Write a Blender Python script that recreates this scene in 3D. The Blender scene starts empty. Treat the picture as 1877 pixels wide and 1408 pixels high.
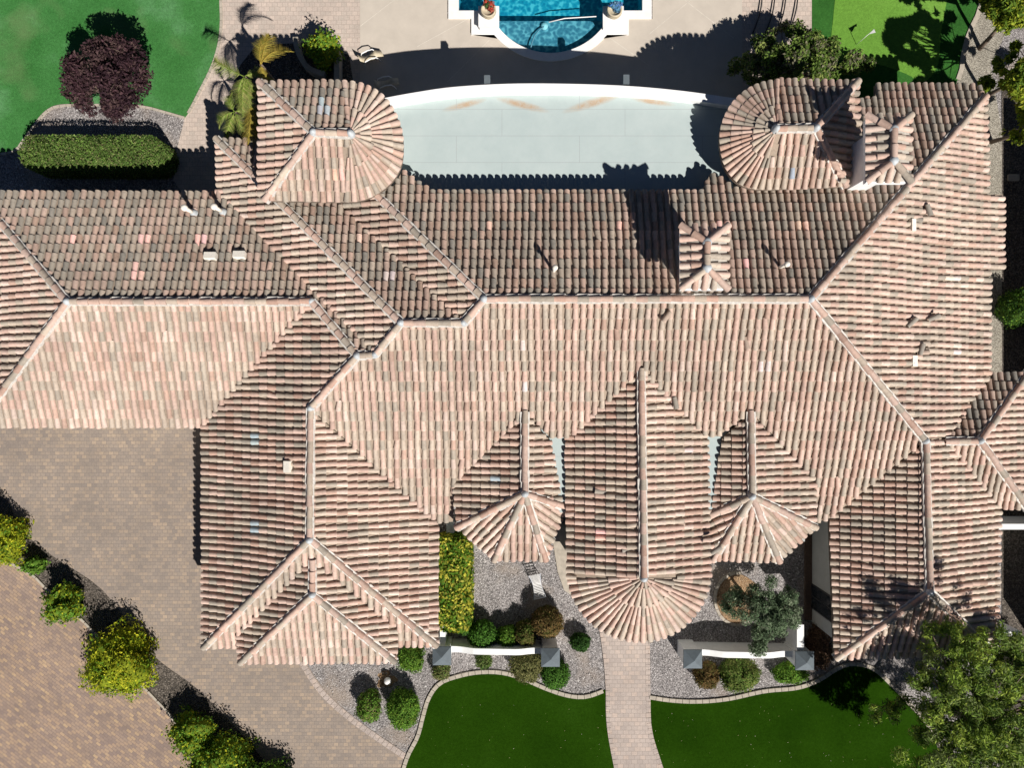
import bpy, math, random
import numpy as np
from mathutils import Vector, geometry

random.seed(7)
R = math.radians
scene = bpy.context.scene
col = scene.collection

# ------------------------------------------------------------------ camera
F = 1303.0          # focal length of the photo in its own pixels (1877 wide)
H = 32.0            # camera height above the ground
CX, CY = 938.5, 704.0
cam = bpy.data.cameras.new('camera')
cam.sensor_width = 36.0
cam.lens = 36.0 * F / 1877.0
cam.clip_start = 0.5
cam.clip_end = 2000
cam_o = bpy.data.objects.new('camera', cam)
cam_o.location = (0, 0, H)
cam_o.rotation_euler = (0, 0, 0)
col.objects.link(cam_o)
scene.camera = cam_o

# ------------------------------------------------------------------ sky and sun
SH = Vector((-0.54, 0.83, -1.0))            # where the light travels
SKY = 0.05
SUN = 5.0
world = bpy.data.worlds.new("World")
scene.world = world
world.use_nodes = True
wn = world.node_tree
bg = wn.nodes.get('Background') or wn.nodes.new('ShaderNodeBackground')
sky = wn.nodes.new('ShaderNodeTexSky')
sky.sky_type = 'NISHITA'
sky.sun_disc = False
sky.altitude = 5000
sky.air_density = 0.55
sky.dust_density = 0.2
sky.sun_elevation = math.atan2(1, math.hypot(SH.x, SH.y))
sky.sun_rotation = math.atan2(-SH.x, -SH.y)
wn.links.new(sky.outputs['Color'], bg.inputs['Color'])
bg.inputs['Strength'].default_value = SKY
sun = bpy.data.lights.new('sun', 'SUN')
sun.energy = SUN
sun.angle = R(0.5)
sun.color = (1.0, 0.955, 0.905)
sun_o = bpy.data.objects.new('sun', sun)
sun_o.rotation_euler = SH.to_track_quat('-Z', 'Y').to_euler()
sun_o.location = (20, -30, 50)
col.objects.link(sun_o)
scene.view_settings.view_transform = 'Standard'
scene.view_settings.look = 'None'
scene.view_settings.exposure = 0.22
scene.view_settings.gamma = 1.0
scene.view_settings.use_curve_mapping = False

# ------------------------------------------------------------------ helpers
def W(px, py, z=0.0):
    return Vector(((px - CX) * (H - z) / F, (CY - py) * (H - z) / F, z))

def tag(o, label=None, cat=None, group=None, kind=None):
    if label: o['label'] = label
    if cat: o['category'] = cat
    if group: o['group'] = group
    if kind: o['kind'] = kind
    return o

def empty(name, loc, rz=0.0):
    o = bpy.data.objects.new(name, None)
    o.location = loc
    o.rotation_euler = (0, 0, rz)
    o.empty_display_size = 0.3
    col.objects.link(o)
    return o

class MB:
    def __init__(s):
        s.v = []; s.f = []; s.c = []; s.sm = []
    def add(s, verts, faces, color=None, smooth=False):
        b = len(s.v)
        s.v.extend(verts)
        s.f.extend([tuple(i + b for i in f) for f in faces])
        s.sm.extend([smooth] * len(faces))
        s.c.extend([color or (0.5, 0.5, 0.5)] * len(verts))
    def box(s, x0, y0, z0, x1, y1, z1, color=None):
        v = [(x0,y0,z0),(x1,y0,z0),(x1,y1,z0),(x0,y1,z0),(x0,y0,z1),(x1,y0,z1),(x1,y1,z1),(x0,y1,z1)]
        s.add(v, [(0,3,2,1),(4,5,6,7),(0,1,5,4),(1,2,6,5),(2,3,7,6),(3,0,4,7)], color)
    def obox(s, c, ax, ay, az, color=None):
        c = Vector(c); ax = Vector(ax); ay = Vector(ay); az = Vector(az)
        v = [c + a*ax + b*ay + d*az for d in (-1,1) for (a,b) in ((-1,-1),(1,-1),(1,1),(-1,1))]
        s.add([tuple(p) for p in v], [(0,3,2,1),(4,5,6,7),(0,1,5,4),(1,2,6,5),(2,3,7,6),(3,0,4,7)], color)
    def tube(s, pts, rad, n=8, color=None, cap=True):
        pts = [Vector(p) for p in pts]
        if not hasattr(rad, '__len__'): rad = [rad]*len(pts)
        verts = []; faces = []
        for i, p in enumerate(pts):
            t = (pts[min(i+1, len(pts)-1)] - pts[max(i-1, 0)]).normalized()
            up = Vector((0,0,1)) if abs(t.z) < 0.9 else Vector((1,0,0))
            a = t.cross(up).normalized(); b = a.cross(t)
            for k in range(n):
                an = 2*math.pi*k/n
                verts.append(tuple(p + (a*math.cos(an) + b*math.sin(an))*rad[i]))
        for i in range(len(pts)-1):
            for k in range(n):
                faces.append((i*n+k, i*n+(k+1)%n, (i+1)*n+(k+1)%n, (i+1)*n+k))
        if cap:
            faces.append(tuple(range(n))[::-1]); faces.append(tuple((len(pts)-1)*n+k for k in range(n)))
        s.add(verts, faces, color, True)
    def lathe(s, c, prof, n=20, color=None):
        verts = []; faces = []
        for (r, z) in prof:
            for k in range(n):
                a = 2*math.pi*k/n
                verts.append((c[0]+r*math.cos(a), c[1]+r*math.sin(a), c[2]+z))
        for i in range(len(prof)-1):
            for k in range(n):
                faces.append((i*n+k, i*n+(k+1)%n, (i+1)*n+(k+1)%n, (i+1)*n+k))
        s.add(verts, faces, color, True)
    def prism(s, poly, z0, z1, color=None, bottom=True):
        """poly: list of xy; z0,z1 floats"""
        n = len(poly)
        tri = geometry.tessellate_polygon([[Vector((p[0], p[1], 0)) for p in poly]])
        up = []
        for t in tri:
            a, b, c = [poly[i] for i in t]
            if (b[0]-a[0])*(c[1]-a[1]) - (b[1]-a[1])*(c[0]-a[0]) < 0: t = (t[0], t[2], t[1])
            up.append(tuple(t))
        v = [(p[0], p[1], z1) for p in poly]
        s.add(v, up, color)
        if z0 is None: return
        area = sum(poly[i][0]*poly[(i+1)%n][1]-poly[(i+1)%n][0]*poly[i][1] for i in range(n))
        q = poly if area > 0 else poly[::-1]
        v = [(p[0], p[1], z0) for p in q] + [(p[0], p[1], z1) for p in q]
        s.add(v, [(i, (i+1)%n, n+(i+1)%n, n+i) for i in range(n)], color)
        if bottom:
            s.add([(p[0], p[1], z0) for p in poly], [t[::-1] for t in up], color)
    def build(s, name, mat, parent=None, origin=None):
        me = bpy.data.meshes.new(name)
        off = Vector(origin) if origin is not None else None
        vs = s.v
        if off is not None:
            vs = [(v[0]-off.x, v[1]-off.y, v[2]-off.z) for v in vs]
        elif parent is not None and not getattr(s, 'local', False):
            l = parent.matrix_basis.translation
            pl = Vector(parent.get('_wloc', (0,0,0)))
            vs = [(v[0]-pl.x, v[1]-pl.y, v[2]-pl.z) for v in vs]
        me.from_pydata([tuple(v) for v in vs], [], s.f)
        me.polygons.foreach_set('use_smooth', s.sm)
        at = me.color_attributes.new('tint', 'FLOAT_COLOR', 'POINT')
        arr = np.ones((len(s.c), 4), dtype=np.float32)
        arr[:, :3] = np.array(s.c, dtype=np.float32)
        at.data.foreach_set('color', arr.ravel())
        me.materials.append(mat)
        me.update()
        o = bpy.data.objects.new(name, me)
        col.objects.link(o)
        if off is not None: o.location = off
        if parent is not None: o.parent = parent
        return o

def thing(name, loc, label, cat, group=None):
    o = empty(name, loc)
    o['_wloc'] = tuple(loc)
    return tag(o, label, cat, group)

# ------------------------------------------------------------------ materials
def newmat(name):
    m = bpy.data.materials.new(name)
    m.use_nodes = True
    nt = m.node_tree
    b = nt.nodes.get('Principled BSDF')
    return m, nt, b

def L(nt, a, b): nt.links.new(a, b)

def coords(nt, scale=(1,1,1), rot=(0,0,0), loc=(0,0,0), world_space=True):
    if world_space:
        g = nt.nodes.new('ShaderNodeNewGeometry'); out = g.outputs['Position']
    else:
        g = nt.nodes.new('ShaderNodeTexCoord'); out = g.outputs['Object']
    mp = nt.nodes.new('ShaderNodeMapping')
    mp.inputs['Scale'].default_value = scale
    mp.inputs['Rotation'].default_value = rot
    mp.inputs['Location'].default_value = loc
    L(nt, out, mp.inputs['Vector'])
    return mp.outputs['Vector']

def noise(nt, vec, scale, detail=3, rough=0.6):
    n = nt.nodes.new('ShaderNodeTexNoise')
    n.inputs['Scale'].default_value = scale
    n.inputs['Detail'].default_value = detail
    n.inputs['Roughness'].default_value = rough
    if vec is not None: L(nt, vec, n.inputs['Vector'])
    return n.outputs['Fac']

def ramp(nt, fac, stops, interp='LINEAR'):
    r = nt.nodes.new('ShaderNodeValToRGB')
    r.color_ramp.interpolation = interp
    e = r.color_ramp.elements
    while len(e) < len(stops): e.new(0.5)
    for i, (p, c) in enumerate(stops):
        e[i].position = p
        e[i].color = (c[0], c[1], c[2], 1) if hasattr(c, '__len__') else (c, c, c, 1)
    L(nt, fac, r.inputs['Fac'])
    return r.outputs['Color']

def mix(nt, fac, a, b, mode='MIX'):
    m = nt.nodes.new('ShaderNodeMix')
    m.data_type = 'RGBA'; m.blend_type = mode
    for sock, val in ((m.inputs[0], fac), (m.inputs[6], a), (m.inputs[7], b)):
        if hasattr(val, 'is_output') or isinstance(val, bpy.types.NodeSocket): L(nt, val, sock)
        elif hasattr(val, '__len__'): sock.default_value = (val[0], val[1], val[2], 1)
        else: sock.default_value = val if sock.type == 'VALUE' else (val, val, val, 1)
    return m.outputs[2]

def bump(nt, b, h, strength=0.4, dist=0.02):
    n = nt.nodes.new('ShaderNodeBump')
    n.inputs['Strength'].default_value = strength
    n.inputs['Distance'].default_value = dist
    L(nt, h, n.inputs['Height'])
    L(nt, n.outputs['Normal'], b.inputs['Normal'])

def tint(nt):
    a = nt.nodes.new('ShaderNodeAttribute')
    a.attribute_name = 'tint'
    return a.outputs['Color']

def mat_tile():
    m, nt, b = newmat('clay_tile')
    v = coords(nt)
    n1 = noise(nt, v, 9, 5, 0.7)
    n2 = noise(nt, v, 2.2, 4, 0.65)
    n3 = noise(nt, v, 38, 3, 0.7)
    c = mix(nt, 1.0, tint(nt), ramp(nt, n1, [(0.28, 0.76), (0.5, 1.0), (0.75, 1.1)]), 'MULTIPLY')
    c = mix(nt, ramp(nt, n2, [(0.55, 0.0), (0.75, 0.35)]), c, (0.30, 0.27, 0.21))
    n4 = noise(nt, coords(nt, scale=(1, 1, 1), loc=(5, 2, 0)), 0.45, 6, 0.7)
    c = mix(nt, 1.0, c, ramp(nt, n4, [(0.35, 0.80), (0.55, 1.0), (0.7, 1.06)]), 'MULTIPLY')
    n5 = noise(nt, coords(nt, loc=(9, 4, 0)), 13, 4, 0.8)
    c = mix(nt, ramp(nt, n5, [(0.60, 0.0), (0.72, 0.6)]), c, (0.33, 0.20, 0.13))
    c = mix(nt, ramp(nt, n3, [(0.60, 0.0), (0.72, 0.55)]), c, (0.60, 0.54, 0.46))
    c = mix(nt, ramp(nt, n3, [(0.27, 0.6), (0.36, 0.0)]), c, (0.14, 0.11, 0.085))
    L(nt, c, b.inputs['Base Color'])
    b.inputs['Roughness'].default_value = 0.9
    bump(nt, b, n3, 0.35, 0.01)
    return m

def mat_simple(name, color, rough=0.8, nscale=6, amt=0.15, metal=0.0, bumpy=0.0, world_space=True):
    m, nt, b = newmat(name)
    v = coords(nt, world_space=world_space)
    n = noise(nt, v, nscale, 4, 0.65)
    lo = 1 - amt; hi = 1 + amt
    c = mix(nt, 1.0, color, ramp(nt, n, [(0.3, lo), (0.7, hi)]), 'MULTIPLY')
    L(nt, c, b.inputs['Base Color'])
    b.inputs['Roughness'].default_value = rough
    b.inputs['Metallic'].default_value = metal
    if bumpy: bump(nt, b, n, bumpy, 0.01)
    return m

def mat_tint(name, rough=0.85, amt=0.2, nscale=15, translucent=0.0):
    m, nt, b = newmat(name)
    v = coords(nt)
    n = noise(nt, v, nscale, 3, 0.6)
    c = mix(nt, 1.0, tint(nt), ramp(nt, n, [(0.3, 1-amt), (0.7, 1+amt)]), 'MULTIPLY')
    L(nt, c, b.inputs['Base Color'])
    b.inputs['Roughness'].default_value = rough
    b.inputs['Specular IOR Level'].default_value = 0.1
    if translucent:
        out = nt.nodes.get('Material Output')
        t = nt.nodes.new('ShaderNodeBsdfTranslucent')
        L(nt, c, t.inputs['Color'])
        ms = nt.nodes.new('ShaderNodeMixShader')
        ms.inputs[0].default_value = translucent
        L(nt, b.outputs[0], ms.inputs[1]); L(nt, t.outputs[0], ms.inputs[2])
        L(nt, ms.outputs[0], out.inputs['Surface'])
    return m

def mat_paver(name, bw, bh, rot, c1, c2, mortar, msize=0.012, patch=None, offset=0.5, loc=(0,0,0), cols=None):
    """pavers: a colour for each block from white noise on its brick cell"""
    m, nt, b = newmat(name)
    v = coords(nt, rot=(0, 0, rot), loc=loc)
    # wobble the joints a little
    br = nt.nodes.new('ShaderNodeTexBrick')
    br.offset = offset
    br.inputs['Scale'].default_value = 1.0
    br.inputs['Brick Width'].default_value = bw
    br.inputs['Row Height'].default_value = bh
    br.inputs['Mortar Size'].default_value = msize
    br.inputs['Mortar Smooth'].default_value = 0.3
    br.inputs['Bias'].default_value = 0.0
    br.inputs['Color1'].default_value = (0, 0, 0, 1)
    br.inputs['Color2'].default_value = (1, 1, 1, 1)
    br.inputs['Mortar'].default_value = (0.5, 0.5, 0.5, 1)
    L(nt, v, br.inputs['Vector'])
    if cols is None: cols = [(0.0, c1), (1.0, c2)]
    c = ramp(nt, br.outputs['Color'], cols)
    n1 = noise(nt, v, 0.55, 5, 0.7)
    n2 = noise(nt, v, 22, 3, 0.7)
    c = mix(nt, 1.0, c, ramp(nt, n1, [(0.3, 0.86), (0.7, 1.12)]), 'MULTIPLY')
    c = mix(nt, 1.0, c, ramp(nt, n2, [(0.3, 0.85), (0.7, 1.15)]), 'MULTIPLY')
    if patch: c = mix(nt, ramp(nt, noise(nt, v, 0.9, 4, 0.6), [(0.5, 0.0), (0.7, 0.6)]), c, patch)
    c = mix(nt, br.outputs['Fac'], c, mortar)
    L(nt, c, b.inputs['Base Color'])
    b.inputs['Roughness'].default_value = 0.9
    inv = nt.nodes.new('ShaderNodeMath'); inv.operation = 'SUBTRACT'; inv.inputs[0].default_value = 1.0
    L(nt, br.outputs['Fac'], inv.inputs[1])
    bump(nt, b, inv.outputs[0], 0.4, 0.008)
    return m

def mat_gravel(name, stops, scale=26, patch=None, pscale=0.5):
    m, nt, b = newmat(name)
    v = coords(nt)
    vo = nt.nodes.new('ShaderNodeTexVoronoi')
    vo.inputs['Scale'].default_value = scale
    L(nt, v, vo.inputs['Vector'])
    sep = nt.nodes.new('ShaderNodeSeparateColor')
    L(nt, vo.outputs['Color'], sep.inputs[0])
    c = ramp(nt, sep.outputs[0], stops)
    c = mix(nt, 1.0, c, ramp(nt, vo.outputs['Distance'], [(0.2, 1.1), (0.75, 0.45)]), 'MULTIPLY')
    c = mix(nt, 1.0, c, ramp(nt, noise(nt, v, 1.1, 5, 0.7), [(0.3, 0.8), (0.7, 1.15)]), 'MULTIPLY')
    if patch: c = mix(nt, ramp(nt, noise(nt, v, pscale, 3, 0.5), [(0.55, 0.0), (0.7, 0.7)]), c, patch)
    L(nt, c, b.inputs['Base Color'])
    b.inputs['Roughness'].default_value = 0.9
    inv = nt.nodes.new('ShaderNodeMath'); inv.operation = 'SUBTRACT'; inv.inputs[0].default_value = 1.0
    L(nt, vo.outputs['Distance'], inv.inputs[1])
    bump(nt, b, inv.outputs[0], 0.9, 0.03)
    return m

def mat_lawn(name, c1, c2, c3, s1=0.35, bare=None):
    m, nt, b = newmat(name)
    v = coords(nt)
    n1 = noise(nt, v, s1, 4, 0.6)
    n2 = noise(nt, v, 32, 5, 0.85)
    c = ramp(nt, n1, [(0.32, c1), (0.52, c2), (0.7, c3)])
    c = mix(nt, 1.0, c, ramp(nt, n2, [(0.3, 0.6), (0.7, 1.4)]), 'MULTIPLY')
    c = mix(nt, 1.0, c, ramp(nt, noise(nt, v, 9, 5, 0.75), [(0.3, 0.78), (0.7, 1.22)]), 'MULTIPLY')
    if bare:
        c = mix(nt, ramp(nt, noise(nt, coords(nt, loc=(3, 7, 0)), 0.28, 3, 0.55), [(0.56, 0.0), (0.78, 0.5)]), c, bare)
    L(nt, c, b.inputs['Base Color'])
    b.inputs['Roughness'].default_value = 0.95
    b.inputs['Specular IOR Level'].default_value = 0.0
    bump(nt, b, n2, 0.7, 0.03)
    return m

M = {}
M['tile'] = mat_tile()
M['underlay'] = mat_simple('pan_tile', (0.27, 0.19, 0.14), 0.95, 8, 0.35)
M['mortar'] = mat_simple('ridge_mortar', (0.62, 0.59, 0.54), 0.9, 9, 0.25, bumpy=0.3)
M['lead'] = mat_simple('lead_flashing', (0.46, 0.49, 0.50), 0.6, 6, 0.2)
M['stucco'] = mat_simple('white_stucco', (0.84, 0.84, 0.82), 0.9, 3, 0.07, bumpy=0.15)
M['housewall'] = mat_simple('house_stucco', (0.47, 0.47, 0.44), 0.9, 3, 0.07, bumpy=0.15)
M['fascia'] = mat_simple('dark_fascia', (0.14, 0.10, 0.08), 0.8, 3, 0.1)
M['white'] = mat_simple('white_paint', (0.82, 0.81, 0.78), 0.6, 4, 0.05)
M['cream'] = mat_simple('cream_vent_paint', (0.84, 0.78, 0.68), 0.7, 9, 0.12)
M['capgrey'] = mat_simple('slate_cap', (0.115, 0.14, 0.155), 0.7, 5, 0.12)
M['glass'], nt_, b_ = newmat('dark_glass')
b_.inputs['Base Color'].default_value = (0.02, 0.025, 0.03, 1); b_.inputs['Roughness'].default_value = 0.08
M['concrete'] = mat_simple('concrete_kerb', (0.42, 0.37, 0.30), 0.9, 5, 0.18, bumpy=0.3)
M['gravel'] = mat_gravel('grey_gravel', [(0.0, (0.17, 0.155, 0.15)), (0.35, (0.33, 0.30, 0.285)), (0.7, (0.43, 0.395, 0.38)), (0.93, (0.54, 0.50, 0.48)), (1.0, (0.80, 0.77, 0.73))], 24, (0.34, 0.27, 0.21), 0.4)
M['gravel2'] = mat_gravel('side_gravel', [(0.0, (0.30, 0.265, 0.21)), (0.5, (0.44, 0.40, 0.32)), (1.0, (0.60, 0.55, 0.45))], 26)
M['dirt'] = mat_gravel('bare_soil', [(0.0, (0.30, 0.17, 0.08)), (0.6, (0.44, 0.28, 0.15)), (1.0, (0.60, 0.42, 0.25))], 30)
M['bed'] = mat_gravel('dark_soil', [(0.0, (0.05, 0.04, 0.03)), (0.6, (0.14, 0.115, 0.09)), (1.0, (0.26, 0.22, 0.18))], 20)
M['drive'] = mat_paver('driveway_paver', 0.22, 0.16, 0.0, None, None, (0.22, 0.185, 0.16), 0.010,
    cols=[(0.0, (0.26, 0.215, 0.18)), (0.5, (0.31, 0.25, 0.20)), (0.8, (0.33, 0.26, 0.20)), (1.0, (0.39, 0.30, 0.22))])
M['road'] = mat_paver('road_paver', 0.24, 0.13, R(38), None, None, (0.20, 0.15, 0.12), 0.009,
    cols=[(0.0, (0.25, 0.185, 0.155)), (0.5, (0.33, 0.24, 0.18)), (0.8, (0.37, 0.26, 0.18)), (1.0, (0.46, 0.325, 0.20))])
M['walk'] = mat_paver('walk_paver', 0.25, 0.19, 0.0, None, None, (0.31, 0.26, 0.225), 0.010,
    cols=[(0.0, (0.40, 0.335, 0.295)), (0.6, (0.46, 0.385, 0.335)), (1.0, (0.50, 0.40, 0.335))])
M['patio_paver'] = mat_paver('patio_paver', 0.24, 0.20, 0.0, None, None, (0.38, 0.31, 0.26), 0.010,
    cols=[(0.0, (0.47, 0.40, 0.34)), (0.6, (0.52, 0.43, 0.365)), (1.0, (0.56, 0.46, 0.385))])
M['patio'] = mat_simple('cool_deck', (0.53, 0.47, 0.395), 0.9, 1.2, 0.07, bumpy=0.1)
M['lawn_back'] = mat_lawn('back_lawn_grass', (0.040, 0.155, 0.036), (0.055, 0.19, 0.050), (0.11, 0.27, 0.11), 0.35, (0.24, 0.28, 0.14))
M['lawn_front'] = mat_lawn('front_turf', (0.012, 0.038, 0.002), (0.016, 0.048, 0.0025), (0.021, 0.059, 0.004), 0.3)
M['putting'] = mat_lawn('putting_turf', (0.125, 0.27, 0.04), (0.14, 0.30, 0.045), (0.165, 0.33, 0.055), 0.3)
M['fringe'] = mat_lawn('fringe_turf', (0.028, 0.10, 0.02), (0.037, 0.13, 0.025), (0.05, 0.16, 0.03), 0.6)
M['leaf'] = mat_tint('foliage', 0.7, 0.25, 12, 0.25)
M['bark'] = mat_simple('bark', (0.16, 0.12, 0.09), 0.95, 14, 0.3, bumpy=0.5)
M['terracotta'] = mat_simple('glazed_pot', (0.55, 0.47, 0.33), 0.6, 7, 0.15)
M['metal'] = mat_simple('painted_metal', (0.45, 0.47, 0.52), 0.45, 6, 0.1, metal=0.2)
M['wood'] = mat_simple('dark_wood', (0.10, 0.065, 0.045), 0.85, 8, 0.25)
M['black'] = mat_simple('black_iron', (0.03, 0.03, 0.032), 0.5, 8, 0.1)
M['tinted'] = mat_tint('painted_tint', 0.6, 0.08, 6)
M['farwall'] = mat_simple('boundary_stucco', (0.35, 0.30, 0.25), 0.95, 2, 0.1)

def mat_flat_roof():
    m, nt, b = newmat('flat_roof_coating')
    v = coords(nt, loc=(0.4, -0.35, 0))
    br = nt.nodes.new('ShaderNodeTexBrick')
    br.offset = 0.37; br.offset_frequency = 2
    for k, val in (('Scale', 1.0), ('Brick Width', 4.9), ('Row Height', 1.06), ('Mortar Size', 0.011), ('Mortar Smooth', 0.4)):
        br.inputs[k].default_value = val
    L(nt, v, br.inputs['Vector'])
    c = mix(nt, ramp(nt, noise(nt, v, 0.9, 5, 0.7), [(0.3, 0), (0.7, 1)]), (0.41, 0.485, 0.475), (0.47, 0.54, 0.525))
    n2 = noise(nt, v, 60, 3, 0.7)
    c = mix(nt, ramp(nt, n2, [(0.30, 0.35), (0.40, 0.0)]), c, (0.38, 0.42, 0.42))
    # rust coloured ponding stains under the parapet
    g = nt.nodes.new('ShaderNodeNewGeometry')
    total = None
    for (px, py, a, w, h) in ((851, 192, 0.25, 0.95, 0.16), (958, 192, -0.25, 1.15, 0.18), (1087, 188, 0.30, 1.35, 0.20), (1197, 186, -0.15, 0.95, 0.14)):
        p = W(px, py, 3.7)
        mp = nt.nodes.new('ShaderNodeMapping'); mp.vector_type = 'TEXTURE'
        mp.inputs['Location'].default_value = (p.x, p.y, 3.7)
        mp.inputs['Rotation'].default_value = (0, 0, a)
        mp.inputs['Scale'].default_value = (w, h, 1)
        L(nt, g.outputs['Position'], mp.inputs['Vector'])
        ln = nt.nodes.new('ShaderNodeVectorMath'); ln.operation = 'LENGTH'
        L(nt, mp.outputs['Vector'], ln.inputs[0])
        f = ramp(nt, ln.outputs['Value'], [(0.35, 0.95), (1.1, 0.0)])
        total = f if total is None else mix(nt, 1.0, total, f, 'ADD')
    nn = ramp(nt, noise(nt, v, 5, 5, 0.75), [(0.3, 0.3), (0.6, 1.0)])
    total = mix(nt, 1.0, total, nn, 'MULTIPLY')
    c = mix(nt, total, c, (0.44, 0.31, 0.20))
    c = mix(nt, ramp(nt, br.outputs['Fac'], [(0.0, 0.0), (1.0, 0.85)]), c, (0.33, 0.36, 0.36))
    c = mix(nt, ramp(nt, noise(nt, v, 3.5, 6, 0.75), [(0.58, 0.0), (0.75, 0.22)]), c, (0.45, 0.43, 0.38))
    L(nt, c, b.inputs['Base Color'])
    b.inputs['Roughness'].default_value = 0.75
    return m
M['flat'] = mat_flat_roof()

def mat_water():
    m, nt, b = newmat('pool_water')
    out = nt.nodes.get('Material Output')
    tr = nt.nodes.new('ShaderNodeBsdfTransparent')
    tr.inputs['Color'].default_value = (0.55, 0.86, 0.93, 1)
    gl = nt.nodes.new('ShaderNodeBsdfGlossy')
    gl.inputs['Roughness'].default_value = 0.04
    v = coords(nt)
    n = noise(nt, v, 5.5, 2, 0.5)
    bp = nt.nodes.new('ShaderNodeBump'); bp.inputs['Strength'].default_value = 0.25; bp.inputs['Distance'].default_value = 0.04
    L(nt, n, bp.inputs['Height']); L(nt, bp.outputs['Normal'], gl.inputs['Normal'])
    fr = nt.nodes.new('ShaderNodeFresnel'); fr.inputs['IOR'].default_value = 1.33
    L(nt, bp.outputs['Normal'], fr.inputs['Normal'])
    ms = nt.nodes.new('ShaderNodeMixShader')
    L(nt, fr.outputs[0], ms.inputs[0]); L(nt, tr.outputs[0], ms.inputs[1]); L(nt, gl.outputs[0], ms.inputs[2])
    L(nt, ms.outputs[0], out.inputs['Surface'])
    return m
M['water'] = mat_water()
def mat_poolfloor(name, a, bcol, caustic_col):  # blue floor with the water's bright caustic network painted into its colour
    m, nt, b = newmat(name)
    v0 = coords(nt)
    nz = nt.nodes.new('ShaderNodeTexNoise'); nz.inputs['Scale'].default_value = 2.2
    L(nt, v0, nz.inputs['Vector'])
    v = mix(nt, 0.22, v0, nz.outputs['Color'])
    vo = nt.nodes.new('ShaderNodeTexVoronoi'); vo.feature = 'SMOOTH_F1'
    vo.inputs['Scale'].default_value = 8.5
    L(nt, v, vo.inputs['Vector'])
    c = ramp(nt, vo.outputs['Distance'], [(0.12, a), (0.42, bcol), (0.62, caustic_col)])
    L(nt, c, b.inputs['Base Color'])
    b.inputs['Roughness'].default_value = 0.8
    return m
M['pool_deep'] = mat_poolfloor('pool_caustic_deep', (0.0, 0.24, 0.37), (0.01, 0.36, 0.47), (0.16, 0.62, 0.67))
M['pool_shelf'] = mat_poolfloor('pool_caustic_shelf', (0.08, 0.20, 0.27), (0.12, 0.28, 0.35), (0.34, 0.54, 0.58))

# ------------------------------------------------------------------ ground sheets
def P2(pts, z=0.0):
    return [tuple(W(x, y, z))[:2] for x, y in pts]

def smooth_line(pts, k=4):
    """Catmull-Rom through the points"""
    out = []
    n = len(pts)
    for i in range(n-1):
        p0 = pts[max(i-1,0)]; p1 = pts[i]; p2 = pts[i+1]; p3 = pts[min(i+2,n-1)]
        for j in range(k):
            t = j/k
            out.append(tuple(0.5*((2*p1[a]) + (-p0[a]+p2[a])*t + (2*p0[a]-5*p1[a]+4*p2[a]-p3[a])*t*t + (-p0[a]+3*p1[a]-3*p2[a]+p3[a])*t**3) for a in (0,1)))
    out.append(tuple(pts[-1]))
    return out

def sheet(name, pts, z, mat, z0=None, px=True, **tg):
    m = MB()
    poly = P2(pts) if px else pts
    m.prism(poly, z0, z, bottom=False)
    o = m.build(name, mat)
    tag(o, kind='structure', **tg)
    return o

def band(name, pts, width, z0, z1, mat, px=True, kind='structure', joints=None):
    """kerb: strip along a polyline given in pixels; joints = length of one block, small gaps between"""
    pts = [Vector(p) for p in (P2(pts) if px else pts)]
    m = MB()
    L_ = []; R_ = []
    for i, p in enumerate(pts):
        t = (pts[min(i+1,len(pts)-1)] - pts[max(i-1,0)]).normalized()
        nrm = Vector((-t.y, t.x))
        L_.append(p + nrm*width/2); R_.append(p - nrm*width/2)
    n = len(pts)
    for i in range(n-1):
        g = 0.035 if joints else 0.0
        a, b_, c, d = L_[i], L_[i+1], R_[i+1], R_[i]
        a2 = a.lerp(b_, g); b2 = b_.lerp(a, g); c2 = c.lerp(d, g); d2 = d.lerp(c, g)
        m.prism([tuple(a2), tuple(d2), tuple(c2), tuple(b2)], z0, z1, bottom=False)
    o = m.build(name, mat)
    if kind: o['kind'] = kind
    return o

def resample(pts, step):
    """pixel polyline resampled at equal world steps (ground level)"""
    out = [pts[0]]; acc = 0
    stepx = step * F / H
    for a, b in zip(pts[:-1], pts[1:]):
        d = math.hypot(b[0]-a[0], b[1]-a[1]); pos = stepx - acc
        while pos <= d:
            out.append((a[0]+(b[0]-a[0])*pos/d, a[1]+(b[1]-a[1])*pos/d)); pos += stepx
        acc = d - (pos - stepx)
    return out

# ground: one sheet to the horizon with an opening where the pool sits
PX0, PX1 = W(832, 0).x, W(1185, 0).x
PY0, PY1 = W(0, 106).y, W(0, -330).y
g = MB()
xs = [-600, PX0, PX1, 600]; ys = [-600, PY0, PY1, 600]
for i in range(3):
    for j in range(3):
        if i == 1 and j == 1: continue
        g.add([(xs[i],ys[j],0),(xs[i+1],ys[j],0),(xs[i+1],ys[j+1],0),(xs[i],ys[j+1],0)], [(0,1,2,3)])
tag(g.build('ground', M['gravel']), kind='structure')

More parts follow.
